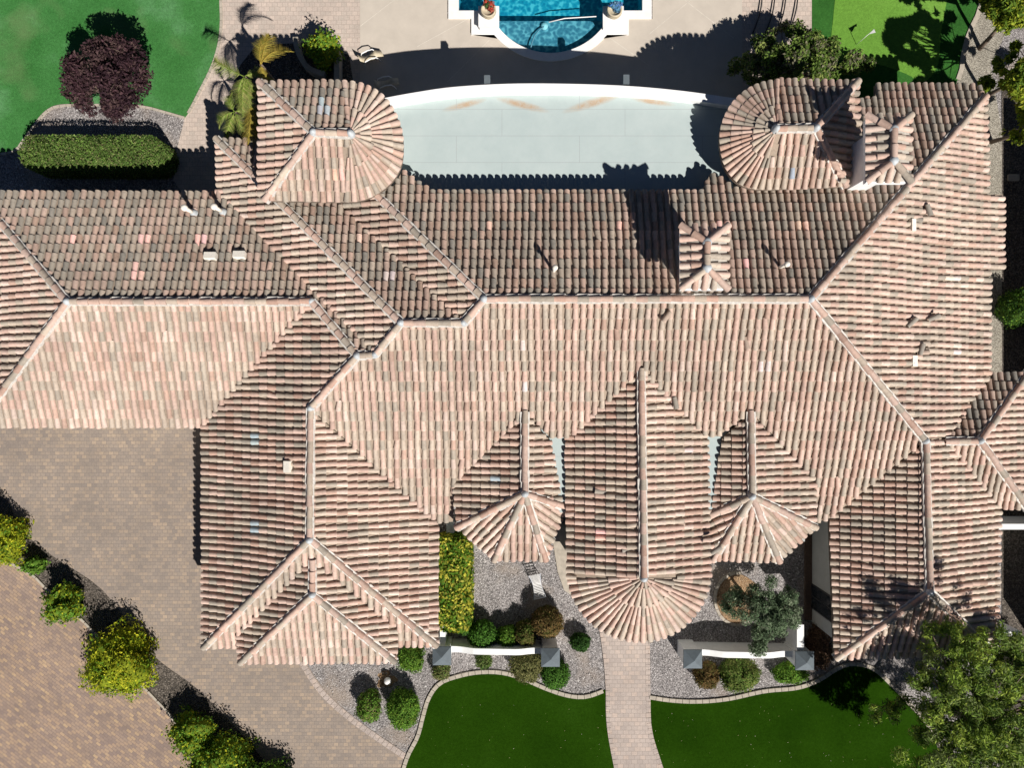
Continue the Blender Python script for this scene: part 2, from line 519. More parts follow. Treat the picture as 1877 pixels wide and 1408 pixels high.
# lower left: driveway, planting strip, road
strip_r = smooth_line([(-60,800),(0,892),(48,978),(100,1022),(188,1082),(262,1180),(300,1218),(360,1262),(430,1332),(500,1420),(520,1500)], 4)
strip_l = smooth_line([(-60,985),(0,1022),(58,1052),(92,1085),(150,1135),(210,1200),(276,1272),(312,1310),(350,1370),(372,1430),(390,1500)], 4)
drive_e = smooth_line([(552,1200),(592,1262),(640,1308),(700,1352),(768,1398),(800,1425),(880,1500)], 4)
sheet('driveway', [(-60,700),(552,700)] + drive_e + strip_r[::-1], 0.006, M['drive'])
sheet('road', [(-60,1500)] + strip_l, 0.006, M['road'])
sheet('planting_strip', strip_l + strip_r[::-1], 0.010, M['bed'])
band('kerb', resample([(p[0], p[1]) for p in strip_l], 0.6), 0.10, 0.0, 0.07, M['concrete'], joints=True)
band('driveway_border', resample([(p[0]-6, p[1]+3) for p in drive_e], 0.24), 0.26, 0.006, 0.016, M['walk'], joints=True)

# front lawns with their kerbs
ll = smooth_line([(735,1425),(748,1385),(766,1350),(776,1312),(786,1280),(806,1253),(842,1239),(882,1232),(925,1234),(965,1247),(1000,1262),(1040,1275),(1075,1277),(1114,1263)], 5)
sheet('lawn', ll + [(1117,1330),(1132,1420),(1150,1500),(780,1500)], 0.03, M['lawn_front'], z0=0.0)
rl = smooth_line([(1190,1278),(1230,1284),(1280,1286),(1335,1281),(1400,1267),(1460,1261),(1500,1247),(1530,1228),(1560,1217),(1600,1226),(1640,1262),(1668,1292),(1702,1332),(1745,1420)], 5)
sheet('lawn', [(1190,1278)] + rl + [(1800,1500),(1240,1500),(1213,1415),(1193,1340)], 0.03, M['lawn_front'], z0=0.0)
band('kerb', resample(ll, 0.30), 0.17, 0.0, 0.07, M['concrete'], joints=True)
band('kerb', resample(rl, 0.30), 0.17, 0.0, 0.07, M['concrete'], joints=True)
wl = smooth_line([(1098,1130),(1104,1165),(1110,1210),(1114,1262),(1116,1330),(1130,1410),(1150,1500)], 4)
wr = smooth_line([(1186,1130),(1187,1200),(1188,1270),(1191,1340),(1212,1410),(1240,1500)], 4)
sheet('path', wl + wr[::-1], 0.040, M['walk'], z0=0.0)
band('path_border', resample(wl, 0.24), 0.2, 0.02, 0.048, M['walk'], joints=True)
band('path_border', resample(wr, 0.24), 0.2, 0.02, 0.048, M['walk'], joints=True)
sheet('stoop', [(1008,960),(1016,1010),(1022,1048),(1034,1082),(1060,1100),(1090,1060),(1060,960)], 0.05, M['concrete'], z0=0.0)

# back garden
lb = smooth_line([(402,-60),(405,0),(406,45),(401,85),(388,125),(368,165),(350,200),(339,216)], 4)
lb2 = smooth_line([(339,216),(300,205),(270,197),(225,192),(160,193),(110,194),(85,205),(62,232),(40,262),(20,280),(-60,286)], 4)
sheet('lawn', [(-60,-200),(402,-200)] + lb + lb2[1:], 0.02, M['lawn_back'], z0=0.0)
band('kerb', resample(lb2, 0.3), 0.10, 0.0, 0.05, M['concrete'], joints=True)
band('kerb', resample(lb, 0.3), 0.12, 0.0, 0.05, M['concrete'], joints=True)
sheet('patio', [(402,-200)] + lb + [(322,282),(318,330),(380,420),(660,420),(660,-200)], 0.008, M['patio_paver'])
sheet('gravel_bed', [(418,200),(422,170),(440,120),(470,82),(560,78),(640,100),(655,200),(640,300),(400,330)], 0.014, M['bed'])

# pool deck round the pool
arc_o = []; arc_i = []
cx_, cy_, ri = 1009, -22.5, 120.0
for k in range(0, 25):
    a = R(143 - k*106/24.0)
    arc_i.append((cx_ + ri*math.cos(a), cy_ + ri*math.sin(a)))
ro = 135.0
for k in range(0, 25):
    a = R(140 - k*100/24.0)
    arc_o.append((cx_ + ro*math.cos(a), cy_ + ro*math.sin(a)))
deck = [(660,-200),(820,-200),(820,34),(862,34),(862,60),(908,60)] + [(cx_+(p[0]-cx_)*.965, cy_+(p[1]-cy_)*.965) for p in arc_o] + [(1110,60),(1152,60),(1152,34),(1196,34),(1196,-200),(1360,-200),(1360,420),(660,420)]
sheet('pool_deck', deck, 0.012, M['patio'])
# saw cut joints of the deck
m = MB()
def cut(a, b):
    a = W(*a); b = W(*b); t = (b-a).normalized(); n_ = Vector((-t.y, t.x, 0))*0.012
    m.add([tuple(Vector((p.x, p.y, 0.0165))) for p in (a-n_, b-n_, b+n_, a+n_)], [(0,1,2,3)])
for a, b in (((660,48),(735,-10)),((765,85),(862,32)),((820,150),(905,65)),((1190,62),(1290,-20)),((1205,2),(1330,-60)),((1255,0),(1345,70)),((1110,64),(1190,120)),((700,0),(820,-90))):
    cut(a, b)
tag(m.build('deck_joint', mat_simple('deck_joint', (0.62, 0.57, 0.49), 0.9)), kind='structure')
sheet('patio', [(1360,-200),(1488,-200),(1488,200),(1360,200)], 0.010, M['patio_paver'])
sheet('lawn', [(1488,-200),(1800,-200),(1794,20),(1774,61),(1762,129),(1748,170),(1748,220),(1488,220)], 0.018, M['fringe'])
pg = smooth_line([(1538,-60),(1530,0),(1526,40),(1523,75),(1528,104),(1560,112),(1610,118),(1660,135),(1692,150),(1718,120),(1724,60),(1735,0),(1745,-60)], 4)
sheet('putting_green', pg, 0.030, M['putting'], z0=0.0)
sheet('gravel_bed', [(1800,-60),(1794,20),(1774,61),(1762,129),(1745,170),(1740,500),(1790,700),(1845,700),(1838,250),(1815,120),(1900,-60)], 0.022, M['gravel2'])
band('kerb', resample(smooth_line([(1803,-30),(1794,20),(1775,61),(1764,105),(1760,135),(1746,162)],4), 0.5), 0.2, 0.0, 0.06, M['concrete'])
sheet('gravel_bed', [(1836,150),(2100,150),(2100,1450),(1836,1450)], 0.024, M['bed'])

# ------------------------------------------------------------------ pool
m = MB()
inner = [(841,-330),(841,20),(881,20),(881,49.5)] + arc_i + [(1137,49.5),(1137,20),(1177,20),(1177,-330)]
outer = [(822,-330),(822,34.5),(864,34.5),(864,64.5),(906,64.5)] + arc_o + [(1112,64.5),(1152,64.5),(1152,34.5),(1194,34.5),(1194,-330)]
coping = outer + inner[::-1]
m.prism(P2(coping), -0.25, 0.07, bottom=False)
tag(m.build('pool_coping', M['white']), 'white stone coping around the blue swimming pool', 'pool edge')
ip = P2(inner)
m = MB()
n = len(ip)
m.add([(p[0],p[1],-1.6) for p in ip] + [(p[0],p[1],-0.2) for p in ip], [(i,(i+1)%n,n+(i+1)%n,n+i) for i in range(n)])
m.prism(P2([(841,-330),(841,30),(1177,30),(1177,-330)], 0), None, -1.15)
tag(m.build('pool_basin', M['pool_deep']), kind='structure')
m = MB()
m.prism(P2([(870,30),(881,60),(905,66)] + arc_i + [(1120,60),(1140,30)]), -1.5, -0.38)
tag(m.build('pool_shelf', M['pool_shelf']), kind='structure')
m = MB(); m.prism(ip, None, -0.06)
tag(m.build('water', M['water']), kind='structure')

# ------------------------------------------------------------------ tile laying
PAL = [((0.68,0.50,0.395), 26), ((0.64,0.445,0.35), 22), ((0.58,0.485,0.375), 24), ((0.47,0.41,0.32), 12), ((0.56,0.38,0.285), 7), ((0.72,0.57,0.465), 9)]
PALN = [((0.50,0.365,0.285), 20), ((0.46,0.32,0.245), 17), ((0.42,0.35,0.27), 24), ((0.32,0.285,0.225), 22), ((0.38,0.26,0.19), 10), ((0.25,0.235,0.195), 7)]  # north slopes: greyer weathering, plus their dimmer angle to the sun in the colour
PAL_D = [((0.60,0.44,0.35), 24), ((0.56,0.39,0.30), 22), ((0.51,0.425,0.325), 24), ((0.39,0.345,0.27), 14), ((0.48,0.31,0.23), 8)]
def pick(pal, rng):
    t = rng.random() * sum(w for _, w in pal)
    for c, w in pal:
        t -= w
        if t <= 0: break
    k = rng.uniform(0.86, 1.10)
    mean = [sum(q[0][i]*q[1] for q in pal)/sum(q[1] for q in pal) for i in range(3)]
    cool = (0.995, 0.985, 1.015)
    return tuple((x*0.92+mean[i]*0.08)*k*cool[i] for i, x in enumerate(c))

# odd tiles: pink or blue-grey replacements (px, py, colour)
PINK = (0.88, 0.56, 0.47); BLUE = (0.45, 0.50, 0.56); WHT = (0.78, 0.66, 0.62)
SPEC = [(135,437,PINK),(265,438,PINK),(365,437,PINK),(250,500,PINK),(896,420,PINK),(658,438,PINK),(712,503,WHT),(957,636,WHT),(958,712,WHT),
        (1137,418,PINK),(1366,488,PINK),(1467,420,PINK),(592,200,BLUE),(618,320,PINK),(470,802,BLUE),(473,965,BLUE),(908,878,BLUE),
        (1098,982,PINK),(1262,826,WHT),(1450,325,BLUE),(1745,510,WHT),(1640,515,PINK),(1747,640,WHT),(1400,672,WHT),(1325,420,PINK)]

NSEG = 6
def tile_geo(m, p, T, S, N, ln, w0, w1, h0, h1, z0, z1, colr):
    """one barrel tile: p = centre of its lower end, T downhill, S sideways, N up"""
    v = []
    for (d, w, h, z) in ((-ln, w0, h0, z0), (0, w1, h1, z1)):
        c = p + T*d + N*z
        for k in range(NSEG+1):
            a = math.pi*k/NSEG
            v.append(tuple(c + S*(math.cos(a)*w/2) + N*(math.sin(a)*h)))
    f = [(k, NSEG+1+k, NSEG+2+k, k+1) for k in range(NSEG)]
    m.add(v, f, colr, True)
    # thick front lip
    v = []
    c = p + N*z1
    for s_ in (1.0, 0.80):
        for k in range(NSEG+1):
            a = math.pi*k/NSEG
            v.append(tuple(c + S*(math.cos(a)*w1/2*s_) + N*(math.sin(a)*h1*s_)))
    m.add(v, [(k, NSEG+1+k, NSEG+2+k, k+1) for k in range(NSEG)], tuple(x*0.95 for x in colr), False)

def wob(x, y, s):
    return math.sin(x*0.55+s)*0.5 + math.sin(y*0.8+s*1.7)*0.5 + 0.6*math.sin(x*0.31+y*0.47+s*2.1) + 0.35*math.sin(x*1.3-y*1.1+s)

def fit_plane(pts, d):
    ws = [W(*p) for p in pts]
    if d is None:
        A = np.array([[w.x, w.y, 1] for w in ws]); z = np.array([w.z for w in ws])
        (a, b, c), *_ = np.linalg.lstsq(A, z, rcond=None)
        return a, b, c
    A = np.array([[w.x*d[0]+w.y*d[1], 1] for w in ws]); z = np.array([w.z for w in ws])
    (s, c), *_ = np.linalg.lstsq(A, z, rcond=None)
    return s*d[0], s*d[1], c

def onplane(px, py, pl):
    a, b, c = pl
    dx = (px-CX)/F; dy = (CY-py)/F
    t = (H-c)/(1+a*dx+b*dy)
    return Vector((dx*t, dy*t, H-t))

SP = 0.272; EX = 0.40
DIRS = {'N': (0,1), 'S': (0,-1), 'E': (1,0), 'W': (-1,0)}
VILLA = thing('villa', (0, 0, 0), 'sprawling white stucco house under many weathered terracotta barrel tile roofs', 'house')

def slope(pts, d, seed, pal=PAL, parent=None, name='roof_slope', sp=SP, ex=EX, lay=0.0, thick=0.16, wobble=0.05, plane=None, label=None):
    rng = random.Random(seed)
    pl = plane or fit_plane(pts, DIRS.get(d))
    a, b, c = pl
    poly = [onplane(p[0], p[1], pl) for p in pts]
    g2 = Vector((-a, -b)).normalized()              # downhill in plan
    s2 = Vector((-g2.y, g2.x))
    k = math.hypot(a, b)
    cosv = 1/math.sqrt(1+k*k)
    T = Vector((g2.x, g2.y, -k)).normalized()
    S = Vector((s2.x, s2.y, 0))
    N = S.cross(T)
    if N.z < 0: N = -N
    uv = [(p.x*s2.x+p.y*s2.y, p.x*g2.x+p.y*g2.y) for p in poly]
    m = MB()
    # pan sheet below the cover tiles
    xy = [(p.x, p.y) for p in poly]
    tri = geometry.tessellate_polygon([[Vector((q[0], q[1], 0)) for q in xy]])
    n = len(xy)
    zt = [p.z - 0.01 for p in poly]
    m.add([(xy[i][0], xy[i][1], zt[i]) for i in range(n)], [tuple(t) for t in tri], (0.37,0.29,0.22))
    m.add([(xy[i][0], xy[i][1], zt[i]) for i in range(n)] + [(xy[i][0], xy[i][1], zt[i]-thick) for i in range(n)],
          [(i,(i+1)%n,n+(i+1)%n,n+i) for i in range(n)], (0.16,0.12,0.09))
    us = [q[0] for q in uv]; vmax = max(q[1] for q in uv)
    e = ex*cosv
    u = math.floor(min(us)/sp)*sp + sp*0.5 + rng.uniform(-.05,.05)
    while u < max(us):
        hits = []
        for i in range(n):
            (u0, v0), (u1, v1) = uv[i], uv[(i+1)%n]
            if (u0 <= u < u1) or (u1 <= u < u0):
                hits.append(v0 + (v1-v0)*(u-u0)/(u1-u0))
        hits.sort()
        colj = rng.uniform(-0.012, 0.012)
        for q in range(0, len(hits)-1, 2):
            top, bot = hits[q], hits[q+1]
            if bot - top < 0.08: continue
            # course lines counted from the eave
            j0 = math.floor((vmax - bot)/e)
            v = bot
            j = j0
            if bot > vmax - 1.2: bot += rng.uniform(-0.015, 0.04); v = bot
            while v > top + 0.03:
                nxt = vmax - (j+1)*e + rng.uniform(-0.012, 0.012)
                if v - nxt < 0.12: j += 1; nxt = vmax - (j+1)*e
                nxt = max(nxt, top)
                ln = (v - nxt)/cosv + 0.05
                pu = u + colj + rng.uniform(-0.008, 0.008)
                x = s2.x*pu + g2.x*v; y = s2.y*pu + g2.y*v
                du = wob(x, y, seed*1.3)*wobble
                x += s2.x*du; y += s2.y*du
                p = Vector((x, y, a*x+b*y+c))
                colr = pick(pal, rng)
                yaw = rng.uniform(-0.05, 0.05)
                if rng.random() < 0.012: yaw *= 4
                Tt = (T + S*yaw).normalized(); St = (S - T*yaw).normalized()
                mid = p - T*(ln/2)
                for (sx, sy, sc) in SPEC:
                    ray = W(sx, sy, mid.z)
                    if abs(ray.x-mid.x) < (0.20 if abs(s2.x) > .5 else 0.22) and abs(ray.y-mid.y) < (0.20 if abs(s2.y) > .5 else 0.22): colr = tuple(x_*rng.uniform(.9,1.05) for x_ in sc)
                hh = rng.uniform(-0.006, 0.006)
                tile_geo(m, p, Tt, St, N, ln, 0.165, 0.222, 0.078, 0.108+hh, 0.0, 0.026, colr)
                v = nxt; j += 1
        u += sp
    o = m.build(name, M['tile'], parent or VILLA)
    if label: o['label'] = label
    return pl

def fan(apex, eave, seed, pal=PAL, parent=None, name='roof_slope', sp=.29, ex=EX, thick=0.16, inner=0.25):
    """half round roof end: rows of tiles running from a curved eave to the apex, narrowing as they rise"""
    rng = random.Random(seed)
    A = W(*apex)
    ev = [W(*p) for p in smooth3(eave)]
    m = MB()
    n = len(ev)
    low = [Vector((p.x, p.y, p.z-0.01)) for p in ev]
    m.add([tuple(A - Vector((0,0,0.01)))] + [tuple(p) for p in low], [(0, i+1, i+2) for i in range(n-1)], (0.37,0.29,0.22))
    m.add([tuple(p) for p in low] + [(p.x,p.y,p.z-thick) for p in low], [(i,i+1,n+i+1,n+i) for i in range(n-1)], (0.16,0.12,0.09))
    # equally spaced rows along the eave
    seg = [(ev[i+1]-ev[i]).length for i in range(n-1)]
    total = sum(seg); cnt = 4*int(round(total/sp/4)); st = total/cnt
    for r in range(cnt):
        s = (r+0.5)*st; i = 0
        while i < n-2 and s > seg[i]: s -= seg[i]; i += 1
        p0 = ev[i].lerp(ev[i+1], s/seg[i])
        tang = (ev[i+1]-ev[i]).normalized()
        d = p0 - A; Lr = d.length; T = d.normalized()
        S = Vector((T.y, -T.x, 0)).normalized()
        if S.dot(tang) < 0: S = -S
        N = S.cross(T)
        if N.z < 0: N = -N
        sx = abs(S.dot(tang))
        pos = 0.0
        jit = rng.uniform(-0.01, 0.01)
        while pos < Lr - inner:
            q0 = 1 - pos/Lr
            if q0 < 0.50 and r % 2 == 1: break
            if q0 < 0.24 and r % 4 == 2: break
            mult = 1.0 if q0 >= 0.50 else (2.0 if q0 >= 0.24 else 3.2)
            e = min(ex, Lr-inner-pos) + rng.uniform(-.012,.012)
            q1 = 1 - (pos+e)/Lr
            w1 = max(0.05, 0.85*st*q0*sx*mult); w0 = max(0.035, 0.76*st*q1*sx*mult)
            w1 = min(w1, 0.222); w0 = min(w0, 0.18)
            p = A + T*(Lr-pos) + S*jit*q0
            tile_geo(m, p, T, S, N, e+0.05, w0, w1, min(0.078,w0*.5), min(0.105,w1*.5), 0.0, 0.024, pick(pal, rng))
            pos += e
    return m.build(name, M['tile'], parent or VILLA)

def smooth3(pts, k=4):
    out = []
    n = len(pts)
    for i in range(n-1):
        p0 = pts[max(i-1,0)]; p1 = pts[i]; p2 = pts[i+1]; p3 = pts[min(i+2,n-1)]
        for j in range(k):
            t = j/k
            out.append(tuple(0.5*((2*p1[a]) + (-p0[a]+p2[a])*t + (2*p0[a]-5*p1[a]+4*p2[a]-p3[a])*t*t + (-p0[a]+3*p1[a]-3*p2[a]+p3[a])*t**3) for a in range(3)))
    out.append(tuple(pts[-1]))
    return out

def ridge(pts, seed, parent=None, r=0.125, knob=(0,1), pal=PAL_D, step=0.42, lift=0.05, mort=0.17):
    """ridge or hip: half round caps laid nose over tail on a bed of mortar"""
    rng = random.Random(seed)
    ws = [W(*p) for p in pts]
    m = MB(); mo = MB()
    for a, b in zip(ws[:-1], ws[1:]):
        if b.z > a.z: a, b = b, a                    # lay from the top down
        d = b - a; Ln = d.length; T = d.normalized()
        S = Vector((T.y, -T.x, 0)).normalized(); N = S.cross(T)
        if N.z < 0: N = -N
        cnt = max(1, int(round(Ln/step))); st = Ln/cnt
        for i in range(cnt):
            p = a + T*(st*(i+1)) + N*lift + S*rng.uniform(-.012,.012)
            yaw = rng.uniform(-.03,.03)
            tile_geo(m, p, (T+S*yaw).normalized(), (S-T*yaw).normalized(), N, st+0.06, r*1.62, r*2.05, r*.85, r*1.0, 0.0, 0.028, pick(pal, rng))
        c = (a+b)/2 + N*(lift-0.045)
        k = 7
        for i in range(cnt):
            pm = a + T*(st*(i+.5)) + N*(lift-0.05)
            mo.obox(pm, T*(st/2), S*(mort+rng.uniform(-.02,.02)), N*0.055)
    o = m.build('ridge_tiles', M['tile'], parent or VILLA)
    if parent is None:
        mo.build('mortar_bed', M['mortar'], o)
    return o

def knob(px, py, z, r=0.14, parent=None):
    p = W(px, py, z)
    m = MB()
    m.lathe((p.x, p.y, p.z), [(r*1.15,-0.08),(r*1.05,0.08),(r*.8,0.17),(r*.4,0.225),(0.001,0.24)], 12)
    return m.build('ridge_flashing', M['lead'], parent or VILLA)

# ------------------------------------------------------------------ the roofs
slope([(-45,351,3.25),(125,553,4.83),(-45,783,3.2)], 'W', 1)
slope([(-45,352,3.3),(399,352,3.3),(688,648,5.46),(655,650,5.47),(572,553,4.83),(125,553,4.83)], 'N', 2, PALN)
slope([(125,553,4.83),(572,553,4.83),(372,783,3.2),(-45,783,3.2)], 'S', 3)
slope([(572,553,4.83),(655,652,5.47),(570,748,4.79),(568,988,4.79),(372,1187,3.2),(372,783,3.2)], 'W', 4, PAL_D)
slope([(570,752,4.79),(803,957,3.2),(803,1183,3.2),(568,988,4.79)], 'E', 5)
slope([(568,988,4.79),(803,1184,3.2),(730,1184,3.2),(730,1150,3.45),(571,1026,4.49),(435,1166,3.4),(435,1187,3.2),(372,1187,3.2)], 'S', 6)
slope([(572,1028,4.49),(573,1090,4.49),(440,1215,3.42),(436,1166,3.4)], 'W', 7, PAL_D)
slope([(573,1028,4.49),(730,1150,3.42),(727,1212,3.45),(573,1090,4.49)], 'E', 8)
slope([(573,1090,4.49),(727,1214,3.45),(440,1215,3.42)], 'S', 9)
PL_S = slope([(570,750,4.75),(655,652,5.43),(688,650,5.45),(735,592,5.86),(850,592,5.86),(887,548,6.12),(1485,548,6.12),(1695,808,4.38),(1523,950,3.3),(1497,957,3.3),
    (1494,878,3.8),(1376,755,4.74),(1316,800,4.45),(1296,800,4.45),(1175,680,5.26),(1042,802,4.45),(1008,802,4.45),(962,755,4.74),(833,890,3.75),(830,957,3.3),(803,957,3.3)], 'S', 10)
slope([(397,255,3.3),(735,592,5.86),(688,648,5.46),(399,352,3.28)], 'W', 11)
slope([(397,255,3.3),(475,255,3.3),(500,300,3.7),(560,340,4.0),(615,368,4.2),(850,592,5.86),(735,592,5.86)], 'N', 12, PALN)
slope([(690,358,4.69),(887,548,6.1),(850,592,5.86),(615,368,4.2)], 'W', 13, PAL_D)
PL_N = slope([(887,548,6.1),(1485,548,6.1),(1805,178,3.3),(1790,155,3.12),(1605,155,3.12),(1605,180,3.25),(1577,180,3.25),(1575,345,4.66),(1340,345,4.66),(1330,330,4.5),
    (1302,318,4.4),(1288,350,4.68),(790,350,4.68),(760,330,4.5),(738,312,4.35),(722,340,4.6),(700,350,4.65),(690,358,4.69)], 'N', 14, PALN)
slope([(1485,548,6.1),(1806,180,3.36),(1810,356,3.3),(1838,356,3.1),(1838,494,3.1),(1813,494,3.3),(1813,690,3.3),(1733,806,4.1),(1697,808,4.38)], 'E', 15)
slope([(1818,684,3.22),(1884,684,3.22),(1795,808,4.12),(1733,808,4.12)], 'N', 16, PALN)
slope([(1795,808,4.12),(1884,684,3.2),(1884,933,3.18)], 'E', 17)
slope([(1733,812,4.12),(1795,808,4.12),(1884,933,3.18),(1832,933,3.18)], 'S', 18)
slope([(1696,812,4.37),(1703,1085,4.37),(1530,1207,3.27),(1520,948,3.27)], 'W', 19, PAL_D)
slope([(1697,803,4.37),(1736,803,4.12),(1832,933,3.2),(1826,1190,3.2),(1703,1085,4.37)], 'E', 20)
slope([(1703,1085,4.37),(1530,1207,3.27),(1824,1200,3.25)], 'S', 21)
# tall entrance hall with its half round end
HT = 0.03
slope([(1175,680,5.26),(1180,1060,5.26),(1040,1060,4.33),(1037,802,4.33),(1044,800,4.4)], 'W', 22, PAL_D)
slope([(1175,680,5.26),(1297,800,4.33),(1301,1060,4.33),(1180,1060,5.26)], 'E', 23)
fan((1180,1060,5.26), [(1040,1060,4.33),(1046,1085,4.33),(1060,1114,4.33),(1084,1143,4.33),(1115,1163,4.33),(1150,1174,4.33),(1182,1176,4.33),(1216,1169,4.33),(1250,1151,4.33),(1277,1122,4.33),(1294,1092,4.33),(1301,1060,4.33)], 24)
# the two bays beside it
slope([(962,757,4.74),(962,905,4.74),(838,965,3.8),(832,890,3.8)], 'W', 25, PAL_D)
slope([(962,757,4.74),(1000,800,4.42),(1008,806,4.38),(1030,924,4.2),(962,905,4.74)], 'E', 26)
slope([(962,905,4.74),(838,965,3.8),(905,1027,3.8)], None, 27)
slope([(962,905,4.74),(905,1027,3.8),(1000,1027,3.8)], None, 28)
slope([(962,905,4.74),(1000,1027,3.8),(1036,928,4.1)], None, 29)
slope([(1376,757,4.74),(1378,910,4.74),(1303,942,4.15),(1324,804,4.35)], 'W', 30, PAL_D)
slope([(1376,757,4.74),(1494,880,3.8),(1493,965,3.8),(1378,910,4.74)], 'E', 31)
slope([(1378,910,4.74),(1302,942,4.1),(1305,1027,3.8)], None, 32)
slope([(1378,910,4.74),(1305,1027,3.8),(1428,1029,3.8)], None, 33)
slope([(1378,910,4.74),(1428,1029,3.8),(1494,966,3.8)], None, 34)
# turrets
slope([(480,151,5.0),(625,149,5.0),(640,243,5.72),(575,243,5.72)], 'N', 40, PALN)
slope([(476,152,5.0),(575,243,5.72),(485,366,5.0),(475,362,5.0)], 'W', 41)
slope([(575,243,5.72),(640,243,5.72),(628,370,5.0),(485,368,5.0)], 'S', 42)
fan((640,245,5.75), [(625,149,5),(665,155,5),(700,174,5),(722,203,5),(736,238,5),(739,275,5),(734,308,5),(715,337,5),(685,359,5),(655,369,5),(628,370,5)], 43)
slope([(1430,147,5.0),(1568,150,5.0),(1495,235,5.72),(1425,235,5.72)], 'N', 44, PALN)
slope([(1570,151,5.0),(1577,260,5.0),(1548,342,5.0),(1495,235,5.72)], 'E', 45, PAL_D)
slope([(1425,235,5.72),(1495,235,5.72),(1548,342,5.0),(1400,347,5.0)], 'S', 46)
fan((1425,236,5.75), [(1430,147,5),(1390,155,5),(1355,176,5),(1332,206,5),(1320,242,5),(1321,280,5),(1330,310,5),(1350,334,5),(1375,345,5),(1400,347,5)], 47, PAL_D)

# ridges and hips
rid = [
 [(125,553,4.88),(572,553,4.88)], [(125,553,4.88),(-45,351,3.28)], [(125,553,4.88),(-45,787,3.22)],
 [(572,553,4.86),(655,652,5.5)], [(655,652,5.5),(688,650,5.5)], [(655,652,5.5),(570,748,4.82)], [(570,748,4.82),(568,988,4.82)],
 [(568,988,4.82),(374,1187,3.2)], [(568,988,4.82),(801,1184,3.2)], [(573,1026,4.5),(573,1090,4.52)], [(573,1090,4.52),(441,1215,3.42)], [(573,1090,4.52),(725,1213,3.45)],
 [(735,592,5.88),(688,650,5.5)], [(735,592,5.88),(397,254,3.32)], [(735,592,5.88),(850,592,5.88)], [(887,548,6.15),(850,592,5.88)], [(887,548,6.15),(690,357,4.72)],
 [(887,548,6.15),(1485,548,6.15)], [(1485,548,6.15),(1806,178,3.33)], [(1485,548,6.15),(1695,808,4.42)],
 [(1733,809,4.16),(1795,808,4.16)], [(1795,808,4.16),(1885,681,3.2)], [(1795,808,4.16),(1884,934,3.18)],
 [(1696,810,4.42),(1703,1085,4.42)], [(1703,1085,4.42),(1530,1207,3.28)], [(1703,1085,4.42),(1824,1200,3.25)],
 [(1175,678,5.32),(1180,1058,5.32)], [(962,755,4.8),(962,905,4.8)], [(1376,755,4.8),(1378,910,4.8)],
 [(962,905,4.78),(836,967,3.8)], [(962,905,4.78),(905,1028,3.8)], [(962,905,4.78),(1000,1027,3.8)], [(962,905,4.78),(1037,929,4.12)],
 [(1378,910,4.78),(1302,943,4.12)], [(1378,910,4.78),(1305,1028,3.8)], [(1378,910,4.78),(1428,1030,3.8)], [(1378,910,4.78),(1495,967,3.8)],
 [(575,243,5.76),(643,245,5.8)], [(575,243,5.76),(476,150,5.0)], [(575,243,5.76),(485,368,5.0)],
 [(1495,235,5.76),(1422,236,5.8)], [(1495,235,5.76),(1572,149,5.0)], [(1495,235,5.76),(1549,343,5.0)],
]
for i, r_ in enumerate(rid): ridge(r_, 200+i)
for (x, y, z) in ((125,553,4.9),(572,553,4.86),(655,652,5.52),(688,650,5.5),(570,748,4.84),(568,990,4.86),(573,1090,4.55),(735,592,5.9),(850,592,5.88),(887,548,6.18),
                  (1485,548,6.18),(1695,808,4.44),(1795,808,4.2),(1703,1085,4.46),(1180,1060,5.3),(962,905,4.84),(1378,910,4.84),(575,243,5.8),(1495,235,5.8),(1422,236,5.78),(643,245,5.78)):
    knob(x, y, z)

# ------------------------------------------------------------------ walls
def wallbox(x0, y0, x1, y1, z1, z0=0.0, mat=None, name='wall'):
    m = MB(); m.box(x0, y0, z0, x1, y1, z1)
    return m.build(name, mat or M['housewall'], VILLA)
wallbox(-21.1, -1.1, -11.95, 7.15, 3.08)
wallbox(-11.93, -10.1, -3.55, 6.98, 3.08)
wallbox(-10.2, -10.7, -5.3, -10.12, 3.08)
wallbox(-11.3, 7.0, -9.2, 9.2, 3.08)
wallbox(-3.53, -4.85, 13.45, 6.7, 3.08)
wallbox(12.9, 6.72, 18.6, 11.4, 2.9)
wallbox(13.47, -10.7, 19.0, 6.7, 3.06)
wallbox(17.0+2.02, -4.4, 20.4, 0.0, 3.0)
wallbox(-1.65, -6.3, 1.9, -4.87, 3.6)
wallbox(2.6, -7.3, 7.15, -3.0, 4.1)
wallbox(7.9, -6.3, 11.7, -4.87, 3.6)
m = MB()
c = W(1180, 1060, 5.26)
m.lathe((c.x, c.y, 0), [(2.25, 0), (2.25, 4.1), (0.01, 4.1)], 28)
m.build('wall', M['housewall'], VILLA)
# turret walls
def turret(pts, z1=4.92):
    m = MB(); m.prism([tuple(W(x, y, 5.0))[:2] for x, y in pts], 0, z1)
    m.build('turret_wall', M['housewall'], VILLA)
turret([(495,172),(625,170),(660,176),(690,192),(708,215),(718,245),(718,285),(708,315),(690,335),(655,350),(500,350)])
turret([(1550,172),(1430,168),(1398,176),(1368,195),(1350,220),(1342,250),(1345,290),(1360,315),(1385,328),(1530,325),(1552,260)])
